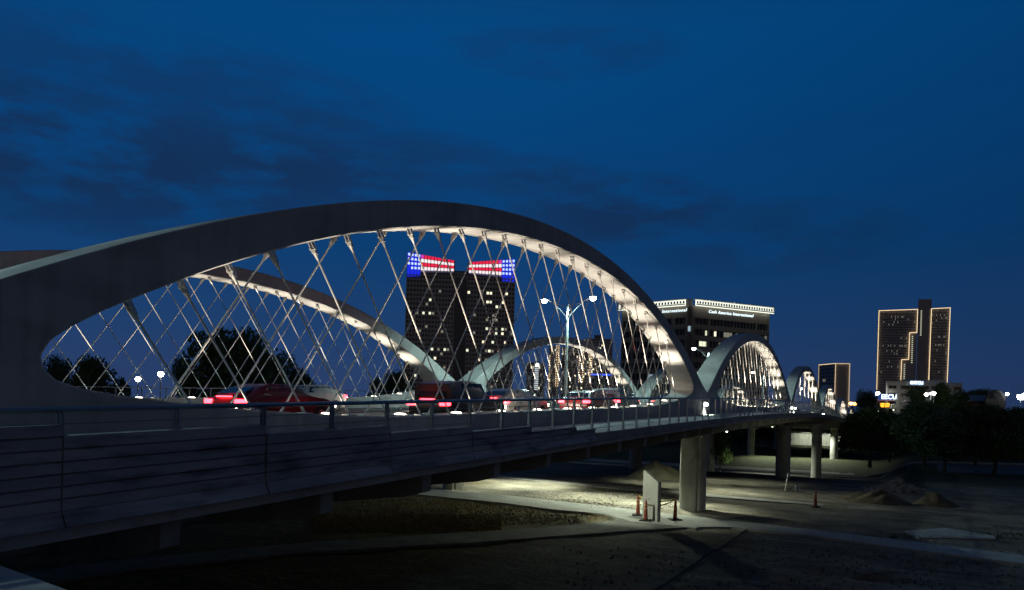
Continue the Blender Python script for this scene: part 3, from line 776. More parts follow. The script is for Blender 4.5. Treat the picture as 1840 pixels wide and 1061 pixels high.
post_lamp(1678,707,216,-6,'white lamp right of the pair before the white office block',r=.5,power=300)
post_lamp(1810,708,280,-4,'white lamp on a short pole right of the dark arched roof',r=.6)
post_lamp(1834,713,230,-5,'large bright white lamp at the right edge',r=1.0)
post_lamp(1840,709,250,-5,'small white lamp at the very right edge',r=.5)
AM=(1,.50,.10)
post_lamp(1529,725,300,-3.5,'amber lamp, left of the close pair at the bridge end',AM,r=.75,strength=12)
post_lamp(1536,725.5,298,-3.5,'amber lamp, right of the close pair at the bridge end',AM,r=.8,strength=12)
post_lamp(1550.5,726,300,-3.5,'single amber lamp right of the pair at the bridge end',AM,r=.5,strength=10)
post_lamp(1543,752,210,-7,'small low white lamp among the leaves at the bridge end',(1,.9,.7),r=.35,strength=25)
post_lamp(1579,739,230,-6,'tiny white lamp below the amber screen',(1,.9,.7),r=.2,strength=12)
post_lamp(1605,737,230,-6,'tiny warm lamp right of the amber screen',(1,.85,.6),r=.22,strength=12)
post_lamp(1306,776,190,-10,'tiny white lamp seen under the deck',(.9,1,.9),r=.22,strength=20)
# traffic light
p=atZ(1530.5,738,285); e=empty('traffic_light',(p.x,p.y,-3.6),'traffic light showing green at the end of the bridge','traffic light')
hh=p.z+3.6
mb=MB(); mb.tube((3,0,0),(3,0,hh+2.2),.14,.1,n=8); mb.tube((3,0,hh+1.9),(-.2,0,hh+1.6),.07,n=6); mb.build('mast',POLE,e)
mb=MB(); mb.box(-.35,.35,-.1,.3,hh-.5,hh+1.6); mb.build('housing',RUBBER,e,bevel=.05)
mb=MB(); mb.tube((0,-.25,hh),(0,-.11,hh),.32,n=12); mb.build('green_lens',emit('green_signal',(.1,1,.75),14),e)
# ---------------------------------------------------------------- buildings
WLIT=[emit('lit_window_warm',(1,.88,.58),1.5),emit('lit_window_pale',(.95,1,.72),1.0),emit('lit_window_dim',(.9,.85,.65),.22),emit('lit_window_cool',(.6,.85,1),.5)]
BULB=emit('outline_bulbs',(1,.74,.42),1.5)
def bld(name,x,Z,base,label,cat='office tower',yaw=0.,k=1.):
    p=atZ(x,745,Z); ph=math.atan((x-PX)/F); e=empty(name,(p.x,p.y,base),label,cat,rz=TH-k*ph+yaw); e.scale=(math.cos(ph)/math.cos((1-k)*ph),1,1); return e
def hpx(y,x,Z): return atZ(x,y,Z).z
def facade(e,x0,x1,z0,z1,nx,nz,y=0.,wall=None,glass=GLASS,mull=.25,sp=.35,depth=.3,name='mullion_grid',gaps=True):
    """glass sheet with real mullions and spandrels in front of it (local frame, facing -y)"""
    mb=MB(); mb.box(x0,x1,y+depth,y+depth+.1,z0,z1); mb.build('glazing',glass,e)
    mb=MB(); dx=(x1-x0)/nx; dz=(z1-z0)/nz
    for i in range(nx+1): mb.box(x0+i*dx-dx*mull/2,x0+i*dx+dx*mull/2,y-.12,y+depth,z0,z1)
    for j in range(nz+1): mb.box(x0,x1,y,y+depth-.003,max(z0,z0+j*dz-dz*sp/2),min(z1,z0+j*dz+dz*sp/2))
    mb.build(name,wall,e)
    return dx,dz
def window(e,x0,z0,dx,dz,i,j,m,y,depth=.3,w=1,mull=.25,sp=.35):
    mb=MB(); mb.box(x0+i*dx+dx*mull/2,x0+(i+w)*dx-dx*mull/2,y+depth-.06,y+depth-.01,z0+j*dz+dz*sp/2,z0+(j+1)*dz-dz*sp/2)
    return mb.build('window',m,e)
DARKM=plain('dark_mullions',(.46,.45,.48),.6); DARKB=plain('dark_granite',(.17,.16,.165),.6); BROWNB=plain('brown_granite',(.27,.245,.21),.7)
# 1. tall tower with coloured crown lights
Z=400.; e=bld('office_tower',822,Z,-1.,'dark office tower seen through the near arch, its crown lit blue, white and red')
u=Z/F  # metres per pixel
W=97*u; zc=hpx(497,822,Z)+1.   # crown base height above local base
top=zc
mb=MB(); mb.box(-W,W,.35,38,-3,top-.4); mb.build('tower_body',DARKB,e)
NX,NZ=34,31
for k,(xa,xb,nn) in enumerate(((-W,-W*.12,15),(W*.12,W,15))):
    facade(e,xa,xb,0,top,nn,NZ,-.35 if k==0 else -.35,DARKM,mull=.28,sp=.42,depth=.6)
facade(e,-W*.12,W*.12,0,top+2.2,4,NZ,.8,DARKM,mull=.35,sp=.42,depth=.5)
mb=MB(); mb.box(-W*.12,W*.12,.9,30,top-.4,top+3.2); mb.build('roof_core',DARKB,e)
rnd=random.Random(12); cells=set()
dz=top/NZ
rows=[1,3,5,6,8,9,10,12,13,14,16,18,19,21,22,24,25,27]
while len(cells)<92:
    j=rnd.choice(rows+[6,14,18,9,22]) ; wing=rnd.choice((0,1)); i=min(14,max(0,int(rnd.choice((rnd.uniform(0,14),rnd.gauss(9,2.5))))))
    cells.add((wing,i,j))
for wing,i,j in cells:
    xa=-W if wing==0 else W*.12; dx=W*.88/15
    m=rnd.choices(WLIT[:3],(3,3,5))[0]
    window(e,xa,0,dx,dz,i,j,m,-.35,depth=.6,mull=.28,sp=.42)
BLUE=emit('blue_crown_glow',(.01,.03,1),.75); BWH=emit('bluish_white_crown',(.55,.68,1),1.25); RED=emit('red_crown_light',(1,.02,.08),.9); WHT=emit('white_crown_light',(1,.88,.9),1.05); MAG=emit('magenta_crown_light',(.9,.05,.6),.8); VIO=emit('violet_crown_glow',(.25,.22,.5),.35)
# butterfly-shaped screens: outer edge tall, inner edge low
for sg in (-1,1):
    xo=sg*W; xi=sg*W*.135
    def edge(t,hi): # t 0 outer..1 inner -> z
        if sg<0: zt=(hpx(454.5,730,Z)*(1-t)+hpx(468.5,814,Z)*t)+1; zb=(hpx(495.5,730,Z)*(1-t)+hpx(493,814,Z)*t)+1
        else: zt=(hpx(464,923,Z)*(1-t)+hpx(471,841,Z)*t)+1; zb=(hpx(504,923,Z)*(1-t)+hpx(495,841,Z)*t)+1
        return zt if hi else zb
    mb=MB(); i0=0
    pr=[(xo,top-.4),(xi,top-.4),(xi,edge(1,1)),(xo,edge(0,1))]
    mb.prism(pr,lambda p,t:(p[0],t,p[1]),[.3,1.2]); mb.prism([(xi-sg*.5,top-.4),(xi+sg*2.0*0,top-.4),(xi,edge(1,1)-.2),(xi-sg*.5,edge(1,1)-.2)],lambda p,t:(p[0],t,p[1]),[.3,9]); mb.build('crown_screen',DARKB,e)
    ncol=14
    for c in range(ncol):
        t0=c/ncol; t1=(c+1)/ncol; blue=c<4
        mb=MB(); nr=5
        fr=edge(0,1)
        for r in range(nr):
            def pt(t,rr,q=0): 
                zt=edge(t,1); zb=edge(t,0); return (xo+(xi-xo)*t, zt-(zt-zb)*rr)
            g=.13
            ta=t0+(t1-t0)*(.2 if blue else .1); tb=t1-(t1-t0)*(.2 if blue else .1)
            if blue: ra,rb=(r+.16)/nr,(r+.70)/nr
            else: ra,rb=(r+.06)/nr,(r+.90)/nr
            if blue: mt=1 if (r<4 and not (r==3 and c in(0,))) else 0
            else: mt=[2,3,2,3,5][r]
            if c==4 and r==0: mt=4
            if c>=4 and r==4: rb=(r+.35)/nr
            a=pt(ta,ra);b=pt(tb,ra);c_=pt(tb,rb);d=pt(ta,rb)
            i=len(mb.v); mb.v+=[(a[0],.05,a[1]),(b[0],.05,b[1]),(c_[0],.05,c_[1]),(d[0],.05,d[1]),(a[0],.29,a[1]),(b[0],.29,b[1]),(c_[0],.29,c_[1]),(d[0],.29,d[1])]
            for f in ((0,1,2,3),(4,7,6,5),(0,4,5,1),(1,5,6,2),(2,6,7,3),(3,7,4,0)): mb.f.append(tuple(i+k for k in f)); mb.m.append(mt)
        if blue:
            a=pt(t0+.004,0);b=pt(t1-.004,0);c_=pt(t1-.004,1);d=pt(t0+.004,1)
            i=len(mb.v); mb.v+=[(a[0],.12,a[1]),(b[0],.12,b[1]),(c_[0],.12,c_[1]-1),(d[0],.12,d[1]-1),(a[0],.28,a[1]),(b[0],.28,b[1]),(c_[0],.28,c_[1]-1),(d[0],.28,d[1]-1)]
            for f in ((0,1,2,3),(4,7,6,5),(0,4,5,1),(1,5,6,2),(2,6,7,3),(3,7,4,0)): mb.f.append(tuple(i+k for k in f)); mb.m.append(0)
        mb.build('crown_light_column',[BLUE,BWH,RED,WHT,MAG,VIO],e)
# 2. office block with lit cornice
Z=250.; pc=atZ(1236,745,Z)
e=empty('office_block',(pc.x,pc.y,-2.),'brown corner office block behind the second arch with glowing white louvred cornice','office building',rz=TH)
u=Z/F; topz=hpx(548,1241,Z)+2.
def wing(e,ang,length,x_start,nb,text,txtx,size,lit,mirror,flo=8,tz=-2.15):
    """wing starting at the corner going along local +x rotated by ang"""
    w=bpy.data.objects.new('wing',None); col.objects.link(w); w.parent=e; w.rotation_euler=(0,0,ang)
    M=Matrix.Rotation(ang,4,'Z')
    def add(mb,name,mats,**k):
        mb.v=[tuple(M@Vector(p)) for p in mb.v]; return mb.build(name,mats,e,**k)
    bpy.data.objects.remove(w)
    s=1 if not mirror else -1
    def bx(mb,a,b,*r,m=0): mb.box(min(s*a,s*b),max(s*a,s*b),*r,m=m)
    L=length
    mb=MB(); bx(mb,x_start,L,.6,22,-2,topz); 
    fl=20*u
    nfl=11
    for j in range(nfl+1):
        z1=topz-(3.9 if j==0 else 0)-(j-1)*fl if j>0 else topz
    # spandrel bands, between them ribbon windows
    zt=topz-4.3
    bx(mb,x_start,L,.0,.6,topz-4.3,topz-.2)
    glz=MB(); glass_rows=[]
    for j in range(nfl):
        zb=zt-fl*.58
        glass_rows.append((zb,zt)); bx(mb,x_start,L,.0,.6,zb-fl*.42,zb); bx(mb,x_start,L,-.12,0,zb-fl*.42,zb-fl*.36); zt=zb-fl*.42
    for (zb,z2) in glass_rows:
        for xx in (x_start,L*.22,L*.82,L-.8): bx(mb,xx,xx+.8,.003,.58,zb,z2)
    add(mb,'wall',BROWNB)
    for (zb,z2) in glass_rows: bx(glz,x_start,L,.35,.45,zb,z2)
    add(glz,'glazing',GLASS)
    mm=MB()
    for (zb,z2) in glass_rows:
        n=int(L/1.5)
        for i in range(n): bx(mm,x_start+i*1.5,x_start+i*1.5+.1,.25,.35,zb,z2)
    add(mm,'mullions',DARKM)
    for (fx,row,wd,m) in lit:
        zb,z2=glass_rows[row]; q=MB(); bx(q,fx*L,fx*L+wd,.28,.33,zb+.25,z2-.3); add(q,'window',WLIT[m])
    # cornice: glowing soffit tray with dark louvre blades
    q=MB(); bx(q,x_start+.3,L+.9,-1.6,-1.4,topz-.1,topz+.25); bx(q,x_start+.3,L+.9,-1.39,.6,topz+1.9,topz+2.1); bx(q,L+.7,L+.9,-1.39,.6,topz-.1,topz+1.88)
    add(q,'cornice_frame',WHITEP)
    q=MB(); 
    n=int((L-x_start)/1.15)
    for i in range(n): 
        xx=x_start+.6+i*1.15; bx(q,xx,xx+.62,-1.3,-1.15,topz+.45,topz+1.35)
        
    bx(q,x_start+.6,xx+.62,-1.14,-1.1,topz+.44,topz+.5); add(q,'louvre_grille',DARKM)
    q=MB(); bx(q,x_start+.3,L+.6,-.95,-.8,topz-.2,topz+1.75); bx(q,x_start+.3,L+.6,-1.55,-.97,topz-.35,topz-.12); add(q,'cornice_light',emit('cornice_glow',(.96,1,.84),1.25))
    # lettering
    tc=bpy.data.curves.new('lettering','FONT'); tc.body=text; tc.size=size; tc.shear=.25; tc.extrude=.10; tc.align_x='CENTER'; tc.space_character=1.18; tc.offset=.0
    to=bpy.data.objects.new('t',tc); me=bpy.data.meshes.new_from_object(to); bpy.data.objects.remove(to)
    o=bpy.data.objects.new('lettering',me); col.objects.link(o); me.materials.clear(); me.materials.append(emit('letters',(.78,.95,1),1.5)); o.parent=e
    for poly in me.polygons: poly.material_index=0
    o.matrix_local=M@Matrix.Translation((s*txtx,-.16,topz+tz))@Matrix.Rotation(math.pi/2,4,'X')
wing(e,math.radians(24),35.5,1.0,20,'Cash America International',17.6,1.5,[(.30,1,1.,0),(.42,1,2.6,2),(.5,1,.8,2),(.57,1,.9,2),(.66,1,.9,2),(.19,1,.7,1),(.95,1,.8,2),(.12,2,3.,1),(.36,2,.8,2),(.1,5,1.,2),(.12,6,1.,2)],False)
wing(e,math.radians(-38),27,1.2,20,'Cash America International',11.5,1.5,[(.5,5,2.4,3),(.3,1,.6,3),(.62,6,1.5,2),(.55,8,1.,2)],True)
q=MB(); q.box(-1.,1.,1.5,6,-2,topz+2.2); q.build('corner_shaft',DARKB,e)
q=MB(); q.box(-.4,.4,1.3,1.48,topz-9,topz-7.2); q.build('window',WLIT[3],e)
# 3. outlined twin tower on the right
Z=1000.; u=Z/F; e=bld('office_tower',1635,Z,-2.,'tall dark office tower on the right outlined with warm bulbs in stepped lines',k=.3)
def lx(x): return (x-1635)*u
def lz(y,x=1635): return hpx(y,x,Z)+2.
rz_=-.027
def dark_wing(xa,xb,ytop,nx,nz):
    zt=lz(ytop,(xa+xb)/2)
    mb=MB(); mb.prism([(lx(xa),.9),(lx(xb),.9),(lx(xb)+8,30),(lx(xa)+20,30)],lambda p,t:(p[0],p[1],t),[-2,zt]); mb.build('tower_body',DARKB,e)
    facade(e,lx(xa),lx(xb),0,zt,nx,nz,0,DARKM,mull=.4,sp=.4,depth=.8)
    return zt
zA=dark_wing(1573,1642.5,557,30,44); zB=dark_wing(1667.5,1700,555.5,14,44)
mb=MB(); mb.prism([(lx(1643),-3),(lx(1667),-3),(lx(1667)+8,30),(lx(1643)+16,30)],lambda p,t:(p[0],p[1],t),[-2,lz(539,1655)]); mb.box(lx(1617),lx(1643),-1.,-.15,-2,lz(646,1625)); mb.box(lx(1629.5),lx(1643),-1.,-.15,lz(646,1625),lz(598,1635)); 
for i in range(9): mb.box(lx(1644+i*2.7),lx(1645.2+i*2.7),-3.4,-3.0,-2,lz(540,1655))
mb.build('service_core',plain('tan_core',(.46,.43,.43),.7),e)
def bulbs(pts,step=1.05,r=.5,e=e,y=-1.6,lx=lx,lz=lz,m=BULB,nm='bulb_string'):
    mb=MB()
    for (x0,y0),(x1,y1) in zip(pts,pts[1:]):
        n=max(1,int(math.hypot(x1-x0,y1-y0)/step))
        for i in range(n):
            x=x0+(x1-x0)*i/n; yy=y0+(y1-y0)*i/n; X=lx(x); Zz=lz(yy,x); mb.box(X-r,X+r,y-r,y+r,Zz-r,Zz+r)
    mb.build(nm,m,e)
bulbs([(1573,700),(1573.5,557.5)],r=.31); bulbs([(1573.5,557.5),(1643,556.5)],r=.31); bulbs([(1643,556.5),(1642.5,598),(1629.5,598.5),(1629,646),(1616.5,646.5),(1616,684)],r=.31,y=-1.9)
bulbs([(1665,684),(1666.5,556)],r=.31,y=-4); bulbs([(1667,556),(1701,555)],r=.31); bulbs([(1701,555),(1699,690)],r=.31)
for (xx,ya,yb) in ((1648.5,560,606),(1635,605,652),(1622,655,682)): 
    mb=MB()
    y=ya
    while y<yb: X=lx(xx); Zz=lz(y,xx); yy=-3.7 if xx>1643 else -1.4; mb.box(X-.6,X+1.,yy,yy+.3,Zz-.35,Zz+.35); y+=3.6
    mb.build('stair_light_row',WLIT[1],e)
rnd=random.Random(3)
for k in range(70):
    if rnd.random()<.7: xa,xb,nx,zt=1573,1642.5,30,zA
    else: xa,xb,nx,zt=1667.5,1700,14,zB
    j=rnd.choice([24,27,28,30,30,30,33,38,39,41,40,20,22]); i=rnd.randrange(nx-1)
    if xa==1573 and i>18 and j<30: continue
    dx=(lx(xb)-lx(xa))/nx; window(e,lx(xa),0,dx,zt/44,i,j,WLIT[2],0,depth=.8,mull=.4,sp=.4)
# 4. smaller outlined tower
Z=800.; u=Z/F; e=bld('office_tower',1499,Z,-2.,'smaller outlined tower left of the tall one, with plain dark side and lit corner lines')
yawl=math.radians(35)
lz4=lambda y,x=1499: hpx(y,x,Z)+2.
M=Matrix.Rotation(-math.radians(38),4,'Z')
wl=41*u/math.cos(0)*.95; 
zt=lz4(653.5)
mb=MB(); mb.prism([(0,0),(25.5*u,3.5),(25.5*u,26),(-31*u,26),(-31*u,22)],lambda p,t:(p[0],p[1],t),[-2,zt]); mb.build('tower_body',plain('tower_side',(.40,.38,.39),.7),e)
# gridded left face
a=Vector((-31*u,22,0)); b=Vector((0,0,0)); d=(b-a); L=d.length; ex=d.normalized(); ny=Vector((ex.y,-ex.x,0)); 
MM=Matrix(((ex.x,-ny.x,0,a.x),(ex.y,-ny.y,0,a.y),(0,0,1,0),(0,0,0,1)))
mb=MB(); mb.box(0,L,-.15,-.02,0,zt,1,MM)
for i in range(12): mb.box(L*i/11-.25,L*i/11+.25,-.6,-.16,0,zt,0,MM)
for j in range(18): mb.box(0,L,-.45,-.16,zt*j/17-.5,zt*j/17+.5,0,MM)
mb.build('window_grid',[DARKM,GLASS],e)
for (i,j) in ((3,12),(4,12),(6,9),(2,6)):
    mb=MB(); mb.box(L*i/11+.4,L*(i+1)/11-.4,-.3,-.17,zt*j/17+.7,zt*(j+1)/17-.7,0,MM); mb.build('window',WLIT[2],e)
def bul3(p0,p1,step=.9,r=.25):
    mb=MB(); p0=Vector(p0);p1=Vector(p1); n=int((p1-p0).length/step)
    for i in range(n+1): q=p0.lerp(p1,i/n); mb.box(q.x-r,q.x+r,q.y-r,q.y+r,q.z-r,q.z+r)
    mb.build('bulb_string',BULB,e)
A=(-31*u,21.2);B=(0,-.8);Cc=(25.5*u,2.6)
bul3((*A,0),(*A,zt),1.3); bul3((*B,0),(*B,zt),.8); bul3((*Cc,0),(*Cc,zt),1.0); bul3((*A,zt),(*B,zt)); bul3((*B,zt),(*Cc,zt))
# 5. white office block with blue lit lettering
Z=300.; u=Z/F; e=bld('office_block',1660,Z,-5.,'low white office block with dark ribbon windows, below the tall outlined tower','office building',k=.2)
lx5=lambda x:(x-1660)*u; lz5=lambda y,x=1660:hpx(y,x,Z)+5.
mb=MB(); x0,x1=lx5(1591),lx5(1727.5); zt=lz5(687)
mb.prism([(x0,.5),(x1,.5),(x1+5,20),(x0+11,20)],lambda p,t:(p[0],p[1],t),[0,zt]); 
bands=[(694,700),(708.5,714),(722.5,728),(736,741)]
prev=zt
gl=MB()
for ya,yb in bands:
    za=lz5(ya);zb=lz5(yb); mb.box(x0,x1,0,.5,za,prev); gl.box(x0+.5,x1-.5,.3,.45,zb,za); prev=zb
    for xx in (1591,1610,1613,1668,1704,1708.5,1726): mb.box(lx5(xx),lx5(xx)+1.0 if xx!=1726 else x1,.003,.5,zb,za)
mb.box(x0,x1,0,.5,0,prev); mb.box(lx5(1650),lx5(1712),6,14,zt,zt+1.2)
mb.build('wall',plain('white_panels',(.80,.79,.74),.7),e); gl.build('ribbon_glazing',GLASS,e)
for xx,zz in ((1699,698),(1703,727)): 
    q=MB(); q.box(lx5(xx)-.4,lx5(xx)+.4,.2,.28,lz5(zz)-.3,lz5(zz)+.3); q.build('window',WLIT[0],e)
def text_obj(body,size,m,parent,loc,name='lettering',shear=0,ext=.08,off=0.03,sx=1.):
    tc=bpy.data.curves.new(name,'FONT'); tc.body=body; tc.size=size; tc.shear=shear; tc.extrude=ext; tc.offset=off
    to=bpy.data.objects.new('t',tc); me=bpy.data.meshes.new_from_object(to); bpy.data.objects.remove(to)
    me.materials.clear(); me.materials.append(m)
    for poly in me.polygons: poly.material_index=0
    o=bpy.data.objects.new(name,me); col.objects.link(o); o.parent=parent; o.matrix_local=Matrix.Translation(loc)@Matrix.Rotation(math.pi/2,4,'X')@Matrix.Scale(sx,4,(1,0,0)); return o
sgn=emit('sign_letters_blue',(.55,.75,1),3.)
text_obj('EECU',1.9,sgn,e,(lx5(1640),-.2,lz5(691.2)),sx=.85)
q=MB(); q.box(lx5(1634.2),lx5(1639),-.2,-.05,lz5(691),lz5(685.6)); q.build('sign_emblem',sgn,e)
# pole sign
Z=270.; u=Z/F; e=bld('pole_sign',1590,Z,-5.,'blue lit credit union sign on posts with an amber message screen below','sign')
lx6=lambda x:(x-1590)*u; lz6=lambda y,x=1590:hpx(y,x,Z)+5.
mb=MB(); mb.box(lx6(1576.5),lx6(1604.5),0,.9,lz6(719),lz6(708.5)); mb.build('sign_box',emit('sign_blue_face',(.01,.10,.45),.45),e,bevel=.1)
mb=MB(); mb.box(lx6(1577),lx6(1604),-.05,.9,lz6(720.3),lz6(719.3)); mb.build('sign_stripe',emit('sign_stripe_pink',(.8,.25,.3),.35),e)
text_obj('EECU',2.45,emit('sign_letters_white',(.75,.88,1),3.),e,(lx6(1582.6),-.12,lz6(717.2)),sx=.98)
mb=MB(); mb.box(lx6(1580.5),lx6(1597.5),0,.7,lz6(733.5),lz6(723.5)); mb.box(lx6(1577),lx6(1578),.2,.6,0,lz6(719)); mb.box(lx6(1603),lx6(1604),.2,.6,0,lz6(719)); mb.build('frame',RUBBER,e)
am=MB()
rnd=random.Random(2)
for i in range(15):
    for j in range(6):
        if rnd.random()<.78: X=lx6(1581.4)+i*.225*1.02; Zz=lz6(732)+j*.26; am.box(X,X+.19,-.06,0,Zz,Zz+.2)
am.build('message_screen',emit('amber_led',(1,.42,.03),3.2),e)
# 6. brick hall and dark arched roof
Z=290.; u=Z/F; e=bld('brick_hall',1752,Z,-5.,'low brick hall with a pale roof edge left of the dark arched roof','building')
lx7=lambda x:(x-1752)*u; lz7=lambda y,x=1752:hpx(y,x,Z)+5.
mb=MB(); mb.box(lx7(1729),lx7(1772),0,14,0,lz7(722)); mb.build('wall',plain('brick_wall',(.10,.06,.045),.8),e)
mb=MB(); mb.prism([(-1.,lz7(722)+.003),(-1.,lz7(720.5)),(7,lz7(709)),(15,lz7(720.5)),(15,lz7(722)+.003)],lambda p,t:(t,p[0],p[1]),[lx7(1728),lx7(1772)]); mb.build('roof',plain('grey_metal_roof',(.10,.10,.11),.5),e)
e=bld('arched_hall',1788,Z-6,-5.,'hall with a dark round barrel roof beside the brick hall','building')
mb=MB(); R=18*u; cz=lz7(718,1788)
prof=[(-R,0),(R,0)]+[(R*math.cos(t),cz+R*.9*math.sin(t)) for t in [math.pi*i/16 for i in range(17)]]
mb.prism(prof,lambda p,t:(p[0],t,p[1]),[0,20]); mb.build('hall_body',plain('dark_roofing',(.03,.03,.033),.7),e,smooth=30)
mb=MB(); mb.prism([(R*.78*math.cos(t),cz+R*.68*math.sin(t)) for t in [math.pi*i/14 for i in range(15)]],lambda p,t:(p[0],t,p[1]),[-.15,-.01]); mb.build('arched_window',GLASS,e)
# 7. tower sliced by the right edge
Z=520.; u=Z/F; e=bld('office_tower',1852,Z,-2.,'dark floor-banded tower cut by the right edge of the picture')
mb=MB(); mb.box(-10*u,22*u,.5,15,-1,hpx(652,1849,Z)+2); mb.build('tower_body',DARKB,e)
mb=MB(); 
for j in range(14): mb.box(-11.5*u,22*u,-.3,.497,2+j*2.9,3.+j*2.9)
mb.build('balcony_bands',DARKM,e)
# 8. distant towers through the near arch
Z=700.; u=Z/F
def far_tower(x0,x1,ytop,label,nx,nz,nlit,seed,cap=None,dots=(),stripes=None,wall=DARKM):
    xm=(x0+x1)/2; e=bld('distant_tower',xm,Z+seed*3,-2.,label); uu=(Z+seed*3)/F
    zt=hpx(ytop,xm,Z+seed*3)+2; hw=(x1-x0)/2*uu
    mb=MB(); mb.box(-hw,hw,.9,20,-1,zt)
    if cap: mb.box((cap[0]-xm)*uu,(cap[1]-xm)*uu,2,16,zt,hpx(cap[2],xm,Z+seed*3)+2)
    mb.build('tower_body',DARKB,e)
    facade(e,-hw,hw,0,zt,nx,nz,0,wall,depth=.8,mull=.35,sp=.4)
    rnd=random.Random(seed)
    for k in range(nlit): window(e,-hw,0,2*hw/nx,zt/nz,rnd.randrange(nx),rnd.randrange(nz//3,nz),rnd.choice(WLIT[:3]),0,depth=.8,mull=.35,sp=.4)
    for xx,ya,yb in dots:
        mb=MB(); y=ya
        while y<yb:
            p=hpx(y,xx,Z+seed*3)+2; X=(xx-xm)*uu; mb.box(X-.42,X+.42,-1.2,-.4,p-.42,p+.42); y+=4.2
        mb.build('bulb_string',BULB,e)
    if stripes:
        mb=MB(); 
        for j in range(13): p=hpx(stripes[2]+j*3.4,xm,Z+seed*3)+2; mb.box((stripes[0]-xm)*uu,(stripes[1]-xm)*uu,-.5,-.15,p-.5,p+.4)
        mb.build('balcony_light_row',emit('balcony_glow',(.85,.95,1),.7),e)
        mb=MB(); p=hpx(stripes[2]-3,xm,Z+seed*3)+2; mb.box((stripes[0]+.5-xm)*uu,(stripes[1]+.5-xm)*uu,-.6,-.15,p-1.6,p+1.2); mb.build('roof_sign',emit('roof_sign_glow',(.85,.95,1),4),e)
far_tower(944,976,651.5,'low dark distant building with a white lit stripe of balconies, through the near arch',9,16,10,1,stripes=(958.5,965.5,659))
far_tower(984,1003,622,'slim dark tower edged with dotted lights, leftmost of the dotted group',6,26,10,2,dots=((985,640,696),(997,622,696),(1001,622,696)))
far_tower(1006,1036,624,'dark tower in the middle of the dotted group behind the far arch',10,26,26,3)
far_tower(1038,1062,628,'dark tower with dotted edges, right of the dotted group',7,24,14,4,dots=((1038.5,640,690),(1045,636,690),(1057.5,640,690),(1060.5,640,690)))
far_tower(1046,1097,609,'tallest distant tower through the near arch, with boxy roof cap and speckled lights',18,30,40,30,cap=(1064,1081,602))
far_tower(1124,1147,662,'small distant block right of the blue lit roofline',7,14,4,12)
# block with blue roofline
Z=600.; e=bld('long_building',1105,Z,-2.,'long dark distant building with a blue lit roofline behind the far arch','building'); u=Z/F
mb=MB(); zt=hpx(674,1105,Z)+2; mb.box(-45*u,38*u,0,20,-1,zt); mb.build('building_body',DARKB,e)
mb=MB(); mb.box(-45*u,-8*u,-.4,-.01,zt-.6,zt+.5); mb.box(4*u,38*u,-.4,-.01,zt-1.9,zt-.9); mb.build('blue_light_strip',emit('blue_strip',(.04,.12,1),1.4),e)
facade(e,-45*u,38*u,0,zt-2.5,24,7,-.9,DARKM,depth=.8)
